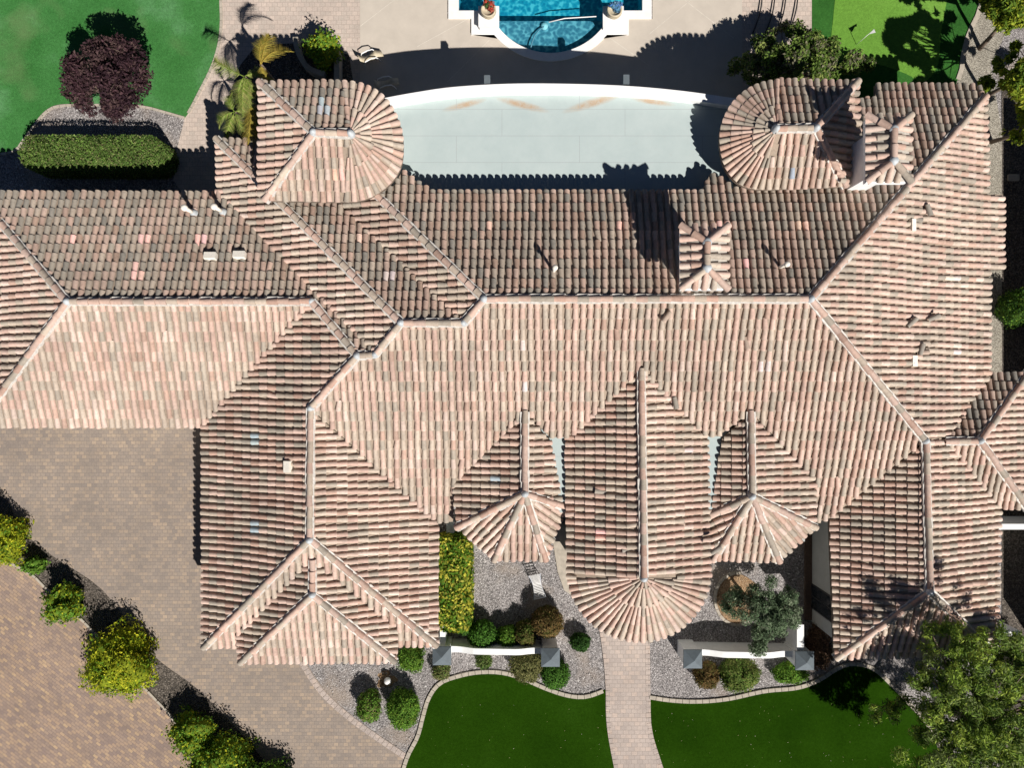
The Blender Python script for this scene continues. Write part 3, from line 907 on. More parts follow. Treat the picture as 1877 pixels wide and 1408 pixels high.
# flat roof over the terrace, with its bowed parapet
par = smooth_line([(700,180),(760,169),(830,159),(930,153),(1040,153),(1150,157),(1250,166),(1350,180)], 5)
parw = [W(x, y, 4.02) for x, y in par]
fl = [(p.x, p.y-0.15) for p in parw]
m = MB(); m.prism(fl + [(parw[-1].x, 6.72), (parw[0].x, 6.72)], 3.4, 3.70)
m.build('flat_roof', M['flat'], VILLA)
m = MB(); m.prism([(p[0], p[1]-0.3) for p in fl] + [(parw[-1].x, 6.72), (parw[0].x, 6.72)], 0, 3.39)
m.build('wall', M['housewall'], VILLA)
band_m = MB()
for a, b_ in zip(parw[:-1], parw[1:]):
    band_m.prism([(a.x, a.y), (a.x, a.y-0.33), (b_.x, b_.y-0.33), (b_.x, b_.y)], 0.0, 4.02)
pp = band_m.build('parapet', M['stucco'], VILLA)
for (x, y) in ((893, 147), (1148, 146)):
    p = W(x, y, 3.9); m = MB(); m.box(p.x-.12, p.y-.16, 3.72, p.x+.12, p.y+.2, 3.93)
    m.build('scupper', M['capgrey'], VILLA)
# small flat roofs between hall and bays, valley flashings
def flatbit(pts, z):
    m = MB(); m.prism([tuple(W(x, y, z))[:2] for x, y in pts], z-0.3, z)
    m.build('flat_roof', M['flat'], VILLA)
flatbit([(990,785),(1060,785),(1060,940),(1022,940)], 4.24)
flatbit([(1280,785),(1342,785),(1318,940),(1280,940)], 4.24)
flatbit([(1340,315),(1562,315),(1562,352),(1345,352)], 4.25)
flatbit([(700,300),(760,315),(730,345),(690,352)], 4.2)
# west facing bedroom wall: dark door glass and its frame, timber edging below
m = MB()
xw = 13.47
fr = MB(); fr.box(xw-0.05, -10.05, 0.08, xw-0.003, -8.95, 2.15)
f = fr.build('window', M['black'], VILLA)
fr = MB(); fr.box(xw-0.058, -9.99, 0.14, xw-0.052, -9.53, 2.1); fr.box(xw-0.058, -9.47, 0.14, xw-0.052, -9.01, 2.1)
fr.build('pane', M['glass'], f)

# ------------------------------------------------------------------ chimneys
def chimney(x0, x1, y0, y1, bx0, bx1, by0, by1, zb, zt, seed, blab):
    m = MB(); m.box(bx0, by0, zb, bx1, by1, zt-0.02)
    body = m.build('chimney', M['stucco'], VILLA)
    body['label'] = blab
    m = MB(); m.box(x0-.02, y0-.06, zt-0.16, x1-.12, y1-.12, zt+0.0)
    m.build('chimney_crown', M['stucco'], body)
    m = MB(); m.box(bx0-.035, by0-.035, zb, bx1+.035, by1+.035, zb+0.75 if zb < 4 else zb+.35)
    m.build('chimney_base', M['mortar'], body)
    rng = random.Random(seed)
    xc = (x0+x1)/2; rise = 0.34
    ya = y0 + (x1-x0)/2*0.8; yb = y1 - (x1-x0)/2*0.8
    if yb - ya < 0.5: mid=(y0+y1)/2; ya = mid-.3; yb = mid+.3
    m = MB()
    zt2 = zt + 0.02
    A = Vector((xc, ya, zt2+rise)); B = Vector((xc, yb, zt2+rise))
    corners = [Vector((x0,y0,zt2)), Vector((x1,y0,zt2)), Vector((x1,y1,zt2)), Vector((x0,y1,zt2))]
    m.add([tuple(v) for v in corners]+[tuple(A), tuple(B)], [(0,1,4),(1,2,5,4),(2,3,5),(3,0,4,5),(3,2,1,0)], (0.5,0.46,0.4))
    def row(pt, d, ln, k=0):
        T = Vector(d).normalized(); S = Vector((T.y,-T.x,0)).normalized(); N = S.cross(T)
        if N.z < 0: N = -N
        cnt = max(1, int(round(ln/0.42))); st = ln/cnt
        for i in range(cnt):
            tile_geo(m, Vector(pt) - T*(st*i), T, S, N, st+.05, .17, .225, .08, .11, 0, .026, pick(PAL, rng))
    ysn = int((y1-y0)/0.29)
    for i in range(ysn):
        y = y0 + (i+.5)*(y1-y0)/ysn
        t = min(1, (y-y0)/(ya-y0), (y1-y)/(y1-yb))
        ln = (xc-x0)*t
        if ln < .15: continue
        sl = rise/(xc-x0)
        row((x0-.03, y, zt2), (-1, 0, -sl), ln); row((x1+.03, y, zt2), (1, 0, -sl), ln)
    xsn = int((x1-x0)/0.29)
    for i in range(xsn):
        x = x0 + (i+.5)*(x1-x0)/xsn
        t = min(1, (x-x0)/(xc-x0), (x1-x)/(x1-xc))
        for (yy, dy, ll_) in ((y0-.03, -1, ya-y0), (y1+.03, 1, y1-yb)):
            if ll_*t < .15: continue
            row((x, yy, zt2), (0, dy, -rise/ll_), ll_*t)
    for (a, b_) in ((A, B), (A, corners[0]), (A, corners[1]), (B, corners[2]), (B, corners[3])):
        d = (b_-a); T = d.normalized(); S = Vector((T.y,-T.x,0)).normalized(); N = S.cross(T)
        if N.z < 0: N = -N
        Ln = d.length + (0.02 if b_ is not B else 0); cnt = max(1, int(round(Ln/.5))); st = Ln/cnt
        for i in range(cnt):
            tile_geo(m, a + T*st*(i+1) + N*.06, T, S, N, st+.06, .2, .26, .1, .13, 0, .03, pick(PAL_D, rng))
    m.build('chimney_roof', M['tile'], body)
    for q in (A, B):
        k = MB(); k.lathe(tuple(q), [(.17,0.08),(.13,.15),(.07,.185),(.001,.19)], 9); k.build('ridge_flashing', M['lead'], body)
chimney(5.83, 7.42, 3.30, 5.45, 6.18, 7.15, 3.55, 5.15, 4.4, 7.45, 5, 'square white chimney rising through the slope just above the long main ridge')
chimney(12.32, 13.82, 7.05, 9.32, 12.85, 13.6, 7.45, 9.05, 3.4, 7.25, 6, 'tall white chimney beside the right turret')

# ------------------------------------------------------------------ roof fittings
def pipe(px, py, z, h, r=0.07, bend=False):
    p = W(px, py, z)
    m = MB(); m.tube([(p.x,p.y,p.z-.1),(p.x,p.y,p.z+h)], r, 12)
    o = m.build('vent_pipe', M['cream'], VILLA)
    c = MB(); c.lathe((p.x,p.y,p.z+h-0.02), [(r*1.7,0),(r*1.7,.1),(r*1.0,.15),(.001,.155)], 12); c.build('pipe_cap', M['cream'], o)
    c = MB(); c.lathe((p.x,p.y,p.z), [(r*2.2,-.02),(r*1.6,.12),(r*1.02,.2)], 12); c.build('pipe_collar', M['lead'], o)
pipe(1014, 500, 5.45, 1.15, .06); pipe(1425, 492, 5.5, 0.9, .06); pipe(355, 390, 3.65, 0.78, .075); pipe(408, 388, 3.65, 0.78, .075)
def boxvent(px, py, z, lx, ly, d, h=0.22):
    p = W(px, py, z); m = MB()
    d = Vector(d); k = 1/3.
    T = Vector((d.x, d.y, -k)).normalized(); S = Vector((T.y,-T.x,0)).normalized(); N = S.cross(T)
    if N.z < 0: N = -N
    c = p + N*(h*.5)
    T2 = (T + N*-0.15).normalized()
    m.obox(c, T*ly/2, S*lx/2, N*h/2)
    o = m.build('roof_vent', M['cream'], VILLA)
    q = MB(); q.obox(c + T*(ly/2+.004), T*.004, S*(lx/2-.04), N*(h/2-.05)); q.build('vent_grille', M['black'], o)
boxvent(388, 472, 4.25, .46, .26, (0,1)); boxvent(441, 470, 4.25, .46, .26, (0,1))
boxvent(531, 855, 4.5, .44, .26, (-1,0)); boxvent(1667, 414, 4.55, .46, .2, (1,0)); boxvent(1669, 662, 4.5, .42, .24, (1,0))
# slipped and lifted tiles
def loose(px, py, z, yaw, tilt, colr, ln=.46):
    p = W(px, py, z+.05); m = MB()
    T = Vector((math.cos(yaw), math.sin(yaw), tilt)).normalized(); S = Vector((T.y,-T.x,0)).normalized(); N = S.cross(T)
    if N.z < 0: N = -N
    tile_geo(m, p, T, S, N, ln, .17, .22, .08, .1, 0, 0.0, colr)
    m.build('slipped_tile', M['tile'], VILLA)
GREYT = (.35,.31,.26); TANT = (.5,.38,.3)
for a in ((1706,395,4.45,-1.2,-.1,GREYT),(1690,404,4.5,-.2,.05,GREYT),(1692,630,4.55,1.3,0,GREYT),(1702,645,4.5,.1,.05,TANT),(1680,583,4.75,.8,0.1,GREYT),(1722,578,4.5,.4,.1,GREYT),
          (920,470,5.2,1.4,.05,GREYT),(1100,405,4.95,1.8,.08,TANT),(770,430,5.1,1.2,.05,TANT),(1370,640,5.6,-1.4,.02,TANT),(860,700,5.0,-1.7,.02,GREYT),(1090,900,4.75,3.0,.06,GREYT),(1140,1010,5.0,3.3,.05,GREYT),(1255,960,4.65,.1,.04,TANT),(700,1010,3.7,.1,.04,GREYT),(480,900,3.9,3.0,.05,GREYT),(1600,740,4.6,.2,.05,TANT),(1240,750,5.0,-1.4,.04,GREYT),
          (1545,398,4.6,1.3,.1,TANT),(1573,390,4.3,1.9,.05,TANT),(1215,590,6.05,-2.2,.0,TANT),(1322,1003,5.0,.6,.05,GREYT)): loose(*a)

# ------------------------------------------------------------------ foliage
def leafcloud(m, centres, n, size, cols, rng, flat=0.35, up=0.5, elong=1.6):
    """centres: list of (x,y,z,rx,ry,rz); n leaves shared between them"""
    vols = [c[3]*c[4]*c[5] for c in centres]; tot = sum(vols)
    V = []; Fc = []; C = []
    for c, vo in zip(centres, vols):
        k = max(6, int(n*vo/tot))
        base = cols[rng.randrange(len(cols))]
        d = np.random.RandomState(rng.randrange(1<<30))
        p = d.normal(size=(k,3)); p /= np.linalg.norm(p, axis=1)[:,None]
        r = d.uniform(0.0, 1.0, size=(k,1))**0.45
        q = p*r*np.array([c[3],c[4],c[5]]) + np.array([c[0],c[1],c[2]])
        nrm = p*0.6 + d.normal(size=(k,3))*0.6 + np.array([0,0,up])
        nrm /= np.linalg.norm(nrm, axis=1)[:,None]
        t = np.cross(nrm, d.normal(size=(k,3))); t /= np.linalg.norm(t, axis=1)[:,None]
        s = np.cross(nrm, t)
        sz = size*d.uniform(0.6, 1.35, size=(k,1))
        a = q - t*sz*elong*.5; b = q + s*sz*.45; e = q + t*sz*elong*.5; g_ = q - s*sz*.45
        for i in range(k):
            j = len(V); V.extend((a[i], b[i], e[i], g_[i])); Fc.append((j, j+1, j+2, j+3))
            cc = cols[rng.randrange(len(cols))] if rng.random() < .5 else base
            f = rng.uniform(.75, 1.25); cc = (cc[0]*f, cc[1]*f, cc[2]*f)
            C.extend((cc,)*4)
    b0 = len(m.v)
    m.v.extend([tuple(v) for v in V]); m.f.extend([tuple(x+b0 for x in f) for f in Fc]); m.c.extend(C); m.sm.extend([False]*len(Fc))

def shellleaves(m, pts, nrms, size, cols, rng, elong=1.5, jitter=0.5):
    for p, nn in zip(pts, nrms):
        d = Vector((rng.gauss(0,1), rng.gauss(0,1), rng.gauss(0,1)))
        nv = (Vector(nn) + d*jitter).normalized()
        t = nv.cross(Vector((rng.gauss(0,1), rng.gauss(0,1), rng.gauss(0,1)))).normalized(); s = nv.cross(t)
        sz = size*rng.uniform(.6,1.35); p = Vector(p)
        g_ = math.sin(p.x*2.1+1)*math.sin(p.y*2.6+2)+.5*math.sin(p.x*5.3+p.y*4.1)
        f = rng.uniform(.7,1.3)*(1+.16*g_); cc = cols[rng.randrange(len(cols))] if rng.random() < .6 else cols[int(abs(g_)*2.3) % len(cols)]
        m.add([tuple(p-t*sz*elong*.5), tuple(p+s*sz*.45), tuple(p+t*sz*elong*.5), tuple(p-s*sz*.45)], [(0,1,2,3)], (cc[0]*f,cc[1]*f,cc[2]*f))

G1 = [(0.06,0.15,0.02),(0.075,0.19,0.025),(0.045,0.11,0.018),(0.10,0.22,0.03)]
GDK = [(0.035,0.09,0.018),(0.05,0.12,0.022),(0.028,0.07,0.015)]
GY = [(0.34,0.38,0.02),(0.48,0.47,0.03),(0.15,0.27,0.02),(0.08,0.18,0.02),(0.26,0.34,0.02),(0.38,0.40,0.02)]
GYV = [(0.50,0.47,0.06),(0.09,0.18,0.015),(0.07,0.16,0.015),(0.45,0.44,0.05),(0.55,0.52,0.09),(0.10,0.20,0.02),(0.06,0.15,0.015),(0.14,0.25,0.02)]
GB = [(0.16,0.10,0.035),(0.12,0.085,0.03),(0.10,0.10,0.025),(0.20,0.13,0.05)]
GOL = [(0.17,0.17,0.06),(0.22,0.21,0.08),(0.13,0.15,0.05)]
GRN = [(0.11,0.23,0.025),(0.14,0.28,0.035),(0.08,0.18,0.02),(0.20,0.30,0.04)]
GOV = [(0.13,0.19,0.10),(0.17,0.23,0.13),(0.09,0.14,0.07),(0.22,0.26,0.17)]
GPL = [(0.058,0.030,0.036),(0.078,0.040,0.046),(0.040,0.021,0.027),(0.095,0.058,0.055)]
GHD = [(0.11,0.19,0.04),(0.14,0.23,0.045),(0.08,0.15,0.03),(0.20,0.25,0.08),(0.19,0.19,0.08)]
GTR = [(0.17,0.27,0.04),(0.25,0.36,0.05),(0.11,0.18,0.035),(0.34,0.43,0.07),(0.22,0.28,0.09),(0.14,0.22,0.05)]

def shrub(px, py, rx, ry, h, cols, label, seed, cat='shrub', group='clipped shrubs in the gravel beds', lumpy=0.12, size=0.055, dens=1.0, name='shrub', trimmed=True, half=False):
    rng = random.Random(seed)
    zc = h*0.62
    c = W(px, py, zc)
    s = (H-zc)/F
    ax, ay, az = rx*s, ry*s, h*0.55
    root = thing(name, (c.x, c.y, 0), label, cat, group)
    t = MB(); 
    for k in range(4):
        a = k*1.57+rng.random()
        t.tube([(c.x,c.y,-.05),(c.x+math.cos(a)*ax*.25,c.y+math.sin(a)*ay*.25,h*.3),(c.x+math.cos(a)*ax*.55,c.y+math.sin(a)*ay*.55,h*.62)], [.03,.02,.01], 5)
    t.build('stem', M['bark'], root)
    m = MB()
    nlat, nlon = 14, 24
    ph = [rng.uniform(0,6.28) for _ in range(6)]
    def rad(th, fi):
        return 1 + lumpy*(math.sin(3*fi+ph[0]+2*th)*.5 + math.sin(5*fi+ph[1]-3*th)*.35 + math.sin(2*th*2+ph[2]+fi*2)*.4 + math.sin(9*fi+ph[3]+5*th)*.25)
    vs = []
    for i in range(nlat+1):
        th = math.pi*i/nlat
        for j in range(nlon):
            fi = 2*math.pi*j/nlon; r = rad(th, fi)*0.90
            x = math.sin(th)*math.cos(fi)*r; y = math.sin(th)*math.sin(fi)*r; z = math.cos(th)*r
            vs.append((c.x+ax*x, c.y+ay*y, max(0.02, h*.47+az*.95*z)))
    core = tuple(sum(q[i] for q in cols)/len(cols)*.75 for i in range(3))
    m.add(vs, [(i*nlon+j, (i+1)*nlon+j, (i+1)*nlon+(j+1)%nlon, i*nlon+(j+1)%nlon) for i in range(nlat) for j in range(nlon)], core, True)
    area = 4*math.pi*((ax*ay+ax*az+ay*az)/3)
    n = int(area/(size*size)*1.5*dens)
    P = []; Nn = []
    for _ in range(n):
        zz = rng.uniform(-.75, 1); th = math.acos(zz); fi = rng.uniform(0, 6.283)
        r = rad(th, fi)*rng.uniform(.88, 1.05 if trimmed else 1.16)
        x = math.sin(th)*math.cos(fi); y = math.sin(th)*math.sin(fi)
        P.append((c.x+ax*x*r, c.y+ay*y*r, max(.03, h*.47+az*zz*r))); Nn.append(Vector((x/ax*ay, y, zz*1.1+.2)).normalized())
    shellleaves(m, P, Nn, size, cols, rng, jitter=.45 if trimmed else .8)
    m.build('foliage', M['leaf'], root)
    return root

shrub(848,1142,20,22,0.9,G1,'green shrub tucked against the lower right corner of the yellow hedge',11)
shrub(884,1166,27,26,1.1,G1,'round green shrub directly right of the yellow hedge, behind the white wall',12,lumpy=.06)
shrub(930,1169,21,20,0.95,GRN,'green round shrub behind the white wall, left of the two brown shrubs',13)
shrub(963,1163,21,24,1.05,[(0.12,0.12,0.03),(0.09,0.14,0.025),(0.15,0.11,0.04)],'half brown shrub squeezed between the green and the large brown shrub',14)
shrub(1003,1143,30,28,1.35,GB,'large round rusty brown shrub behind the front wall',15,lumpy=.05)
shrub(1064,1179,19,17,0.8,GDK,'small dark green ball standing alone in the gravel left of the path',16)
shrub(1018,1238,27,28,1.0,G1,'round green shrub in front of the wall pillar left of the path',17,lumpy=.05)
shrub(965,1226,29,26,0.95,GOL,'pale olive shrub in front of the wall, beside the round green one',18,lumpy=.14,trimmed=False)
shrub(887,1214,14,13,0.7,GHD,'tiny green shrub in front of the middle of the left white wall',19,trimmed=False)
shrub(808,1233,16,13,0.7,GOL+GHD,'small olive shrub at the foot of the leftmost grey capped pillar',20,trimmed=False)
shrub(752,1209,24,23,0.95,GRN,'bushy bright green shrub under the porch roof corner',21,lumpy=.16,trimmed=False)
shrub(675,1298,23,28,1.1,GRN+GOL,'olive green oval shrub beside the driveway edge',22)
shrub(738,1304,30,36,1.3,GRN,'big green oval shrub between the driveway and the lawn kerb',23)
shrub(1297,1240,23,25,1.0,GB,'dark brown round shrub in front of the wall pillar right of the path',24)
shrub(1357,1238,37,32,1.25,[(0.10,0.17,0.03),(0.14,0.20,0.04),(0.20,0.22,0.06)],'broad olive green dome in front of the right white wall',25)
shrub(1450,1236,32,20,0.85,GRN,'low bright green shrub in front of the rightmost pillar',26)
shrub(1504,1190,20,38,1.2,[(0.13,0.075,0.045),(0.09,0.06,0.035),(0.17,0.10,0.06)],'dry reddish brown bush beside the bedroom wall and rightmost pillar',27,lumpy=.2,trimmed=False)
shrub(1868,565,28,32,1.3,GDK+GRN,'round green bush at the right edge in the shaded side yard',28,group=None,lumpy=.18,trimmed=False)
shrub(590,88,30,28,1.6,GRN+GY,'yellow green bush in the planter behind the left turret',29,group=None,lumpy=.25,trimmed=False,size=.09,dens=.7)

# long clipped hedges
def hedge(name, x0, y0, x1, y1, h, cols, label, seed, size=.07, bulge=.12, rc=.6, mixend=None):
    rng = random.Random(seed)
    a = W(x0, y1, h); b_ = W(x1, y0, h)
    cx, cy = (a.x+b_.x)/2, (a.y+b_.y)/2; hx, hy = (b_.x-a.x)/2, (b_.y-a.y)/2
    root = thing(name, (cx, cy, 0), label, 'hedge')
    m = MB()
    rc = min(rc, hx*.9, hy*.9)
    # rounded slab core
    def outline(off):
        pts = []
        for (sx, sy, a0) in ((1,1,0),(-1,1,90),(-1,-1,180),(1,-1,270)):
            for k in range(7):
                t = R(a0+k*15)
                pts.append((cx+sx*(hx-rc)+math.cos(t)*(rc+off), cy+sy*(hy-rc)+math.sin(t)*(rc+off)))
        return pts
    core = tuple(sum(q[i] for q in cols)/len(cols)*.75 for i in range(3))
    hc = h - bulge*.5 - .04
    rings = [(outline(-.05), .0), (outline(-.05), hc*.8), (outline(-.14), hc*.90), (outline(-.32), hc*.95)]
    vs = [(p[0],p[1],z) for ring, z in rings for p in ring]; n = len(rings[0][0])
    m.add(vs, [(i*n+k, i*n+(k+1)%n, (i+1)*n+(k+1)%n, (i+1)*n+k) for i in range(3) for k in range(n)], core, True)
    m.add([(p[0],p[1],hc*.95) for p in rings[3][0]], [tuple(range(n))], core)
    P = []; Nn = []
    ntop = int(4*hx*hy/(size*size)*1.9)
    while ntop > 0:
        x = rng.uniform(-hx, hx); y = rng.uniform(-hy, hy)
        qx = max(0, abs(x)-(hx-rc)); qy = max(0, abs(y)-(hy-rc)); d = math.hypot(qx, qy)
        if d > rc: continue
        edge = min(hx-abs(x), hy-abs(y), rc-d if d > 0 else 9)
        z = h - max(0, .3-edge)**2*2.2 + bulge*.5*(math.sin(x*2.3+seed)*.5+math.sin(y*3.1+x*1.7)*.5) + rng.uniform(-.05,.06)
        P.append((cx+x, cy+y, z)); Nn.append((0,0,1)); ntop -= 1
    o = outline(0)
    nside = int(4*(hx+hy)*h/(size*size)*1.3)
    for _ in range(nside):
        k = rng.randrange(n); t = rng.random(); p = o[k]; q = o[(k+1)%n]
        # longer straight runs get more leaves
        if math.hypot(q[0]-p[0], q[1]-p[1]) < .5 and rng.random() < .6: 
            k = rng.choice([6,13,20,27]); p = o[k]; q = o[(k+1)%n]
        x = p[0]+(q[0]-p[0])*t; y = p[1]+(q[1]-p[1])*t
        z = rng.uniform(0.05, h*.97)
        nv = Vector((x-cx, y-cy, 0)).normalized(); P.append((x+nv.x*rng.uniform(-.04,.05), y+nv.y*rng.uniform(-.04,.05), z)); Nn.append(tuple(nv))
    shellleaves(m, P, Nn, size, cols, rng, jitter=.55)
    m.build('foliage', M['leaf'], root)
    t = MB()
    for k in range(6):
        x = cx-hx*.8+k*hx*.32; y = cy-hy*.6+hy*1.2*((k*.37)%1)
        t.tube([(x,y,-.05),(x,y,h*.5)], .03, 6)
    t.build('stem', M['bark'], root)
hedge('hedge', 33, 246, 297, 310, 1.55, GHD, 'long clipped green hedge with rounded ends below the purple tree', 31, size=.055, rc=1.0)
hedge('hedge', 792, 988, 864, 1160, 1.5, GYV, 'tall yellow variegated hedge along the wall of the left wing', 32, size=.10, bulge=.5, rc=.5)

# trees
def branchy(m, base, tips, r0, rng, n=8):
    for t in tips:
        b0 = Vector(base); t = Vector(t)
        mid = b0.lerp(t, .5) + Vector((rng.uniform(-.2,.2), rng.uniform(-.2,.2), rng.uniform(0,.3)))
        m.tube([b0, b0.lerp(mid,.5)+Vector((0,0,.12)), mid, mid.lerp(t,.6), t], [r0, r0*.8, r0*.55, r0*.3, r0*.1], n, cap=False)

def tree(name, base, trunk_top, clumps, n, size, cols, label, seed, r=.14, group=None, elong=1.8, up=.4, twigs=0, cat='tree'):
    rng = random.Random(seed)
    root = thing(name, (base[0], base[1], 0), label, cat, group)
    t = MB()
    bb = Vector((base[0], base[1], -.05)); tt = Vector(trunk_top)
    t.tube([bb, bb.lerp(tt,.35)+Vector((.03,.02,0)), bb.lerp(tt,.7)-Vector((.03,0,0)), tt], [r*1.35, r*1.05, r*.95, r*.85], 10)
    sel = clumps if len(clumps) < 40 else rng.sample(clumps, 40)
    for c in sel:
        e = Vector((c[0], c[1], c[2]))
        branchy(t, tt if rng.random() < .6 else bb.lerp(tt, .8), [e], r*.5, rng, 6)
        for _ in range(twigs):
            e2 = e + Vector((rng.uniform(-1,1)*c[3], rng.uniform(-1,1)*c[4], rng.uniform(-.6,1)*c[5]))
            t.tube([e, e.lerp(e2,.5)+Vector((0,0,.05)), e2], [r*.12, r*.07, r*.03], 4, cap=False)
    t.build('trunk', M['bark'], root)
    m = MB(); leafcloud(m, clumps, n, size, cols, rng, elong=elong, up=up)
    m.build('crown', M['leaf'], root)
    return root

def clumps_px(lst, z, rr, rng, spread=(0.5, 0.5, 0.6), k=4, r=(.35,.6)):
    out = []
    for (px, py, zz) in lst:
        c = W(px, py, zz)
        for _ in range(k):
            q = rng.uniform(*r)
            out.append((c.x+rng.gauss(0,spread[0]), c.y+rng.gauss(0,spread[1]), c.z+rng.gauss(0,spread[2]), q, q, q*.8))
    return out
rng = random.Random(77)
# purple leaved plum: clumps fill a rounded crown
cl = []
for _ in range(120):
    fx = rng.uniform(-1,1); fy = rng.uniform(-1,1)
    if abs(fx)**2.6 + abs(fy)**2.6 > 1: continue
    px = 191 + fx*73; py = 138 + fy*66
    zz = 2.3 + 1.6*(1-(fx*fx+fy*fy)*.5) * rng.uniform(.55,1.05)
    if py > 165 and 172 < px < 192: continue
    c = W(px, py, zz); q = rng.uniform(.22,.42); cl.append((c.x,c.y,c.z,q,q*1.1,q*.9))
for (px,py) in ((205,205),(213,214),(196,200),(222,200),(150,196),(165,200)):
    c = W(px,py,2.2); cl.append((c.x,c.y,c.z,.3,.34,.3))
tb = W(196,190,0)
tree('plum_tree', (tb.x,tb.y), W(194,168,1.3), cl, 15000, .078, GPL, 'dark purple leaved tree on the back lawn above the long hedge', 41, r=.12, elong=2.0, up=.1, twigs=3)
# olive tree of the courtyard
cl = clumps_px([(1375,1085,2.4),(1400,1090,2.7),(1425,1100,2.6),(1360,1110,2.3),(1390,1120,2.9),(1420,1125,2.9),(1440,1140,2.5),(1400,1145,2.6),(1375,1130,2.4),(1415,1155,2.3),(1440,1115,2.4),(1345,1098,2.1),(1380,1165,2.0),(1455,1118,2.2),(1388,1178,1.8)], 0, 0, rng, (.24,.24,.22), 6, (.16,.36))
tb = W(1372,1105,0)
tree('olive_tree', (tb.x,tb.y), W(1380,1108,1.3), cl, 21000, .046, GOV, 'sparse grey green tree in the round planter of the entrance courtyard', 42, r=.07, elong=2.4, twigs=3)
# big feathery tree bottom right
cl = []
for _ in range(860):
    a = rng.uniform(0, 6.283); rr = math.sqrt(rng.random())
    fx = rr*math.cos(a); fy = rr*math.sin(a)
    px = 1845 + fx*235; py = 1372 + fy*205
    lump = math.sin(a*3+1)*.1+math.sin(a*7)*.09+math.sin(a*13+2)*.05
    if rr > .9+lump: continue
    if px < 1690 and rng.random() < .5: continue
    if px < 1760 and py < 1270 and rng.random() < .55: continue
    zz = 4.2 + 2.4*(1-rr*rr)*rng.uniform(.3,1.0)
    c = W(px, py, zz); q = rng.uniform(.16,.42); cl.append((c.x,c.y,c.z,q,q,q*.5))
for (px,py,zz) in ((1730,1145,5.4),(1745,1160,5.5),(1715,1150,5.2),(1750,1185,5.4),(1765,1205,5.5),(1735,1205,5.2),(1640,1310,4.2),(1630,1300,4.0),(1655,1290,4.4),(1700,1190,5.0),(1770,1180,5.2),(1612,1306,3.8),(1800,1190,5.2),(1690,1240,4.8),(1850,1200,5.0),(1730,1250,5),(1820,1160,5)):
    for _ in range(4):
        c = W(px+rng.uniform(-18,18), py+rng.uniform(-14,14), zz+rng.uniform(-.3,.2)); q = rng.uniform(.14,.32); cl.append((c.x,c.y,c.z,q,q,q*.6))
# an airy upper crown whose gaps dapple the roof corner with shade
for _ in range(46):
    c = W(rng.uniform(1700,1900), rng.uniform(1165,1330), rng.uniform(5.6,7.0)); q = rng.uniform(.14,.34); cl.append((c.x,c.y,c.z,q,q,q*.6))
tb = W(1745,1305,0)
tree('feathery_tree', (tb.x,tb.y), W(1785,1320,2.8), cl, 92000, .046, GTR, 'large feathery yellow green tree overhanging the lower right roof corner', 43, r=.2, elong=4.2, up=.25, twigs=4)
# bushy tree between the turret and the putting green
cl = []
for _ in range(150):
    a = rng.uniform(0, 6.283); rr = math.sqrt(rng.random())*(1+.22*math.sin(3*a+.5)+.13*math.sin(7*a))
    px = 1458 + rr*math.cos(a)*105; py = 106 + rr*math.sin(a)*52 - (px-1458)*.02
    zz = 1.6 + 1.6*(1-rr*rr)*rng.uniform(.5,1)
    c = W(px, py, zz); q = rng.uniform(.16,.38); cl.append((c.x,c.y,c.z,q,q,q*.8))
tb = W(1440,170,0)
tree('bushy_tree', (tb.x,tb.y), W(1445,150,1.2), cl, 17000, .085, [(0.10,0.17,0.03),(0.15,0.23,0.045),(0.07,0.12,0.025),(0.24,0.29,0.08),(0.20,0.19,0.12)], 'broad green bushy tree behind the right turret, beside the putting green', 44, r=.12, elong=1.7, twigs=2)
# trees on the right boundary
def rtree(px, py, z, rx, ry, base, seed, label, n=6000, cols=GY):
    cl = []
    for _ in range(60):
        a = rng.uniform(0, 6.283); rr = math.sqrt(rng.random())*(1+.25*math.sin(4*a+seed)+.15*math.sin(9*a))
        c = W(px + rr*math.cos(a)*rx, py + rr*math.sin(a)*ry, z*(.75+.35*(1-rr*rr))); q = rng.uniform(.14,.36); cl.append((c.x,c.y,c.z,q,q,q*.7))
    tb = W(*base, 0)
    tree('garden_tree', (tb.x,tb.y), tuple(W(px,py,z*.55)), cl, n, .085, cols, label, seed, r=.08, group='trees along the right boundary', elong=3.0, twigs=1)
GRT = [(0.16,0.24,0.02),(0.26,0.33,0.03),(0.10,0.17,0.02),(0.36,0.38,0.04)]
rtree(1862, 14, 4.2, 62, 38, (1795, 90), 51, 'yellow green tree at the top right corner of the garden', 9000, GRT)
rtree(1885, 135, 4.4, 62, 62, (1800, 180), 52, 'second yellow green tree down the right boundary', 12000, GRT)
rtree(1902, 238, 3.8, 50, 30, (1815, 260), 53, 'third yellow green tree down the right boundary, beside the grey slab', 4000, GRT)
rtree(1905, -90, 4.5, 90, 50, (1800, 20), 54, 'tall tree beyond the top right corner', 6000, GRT)

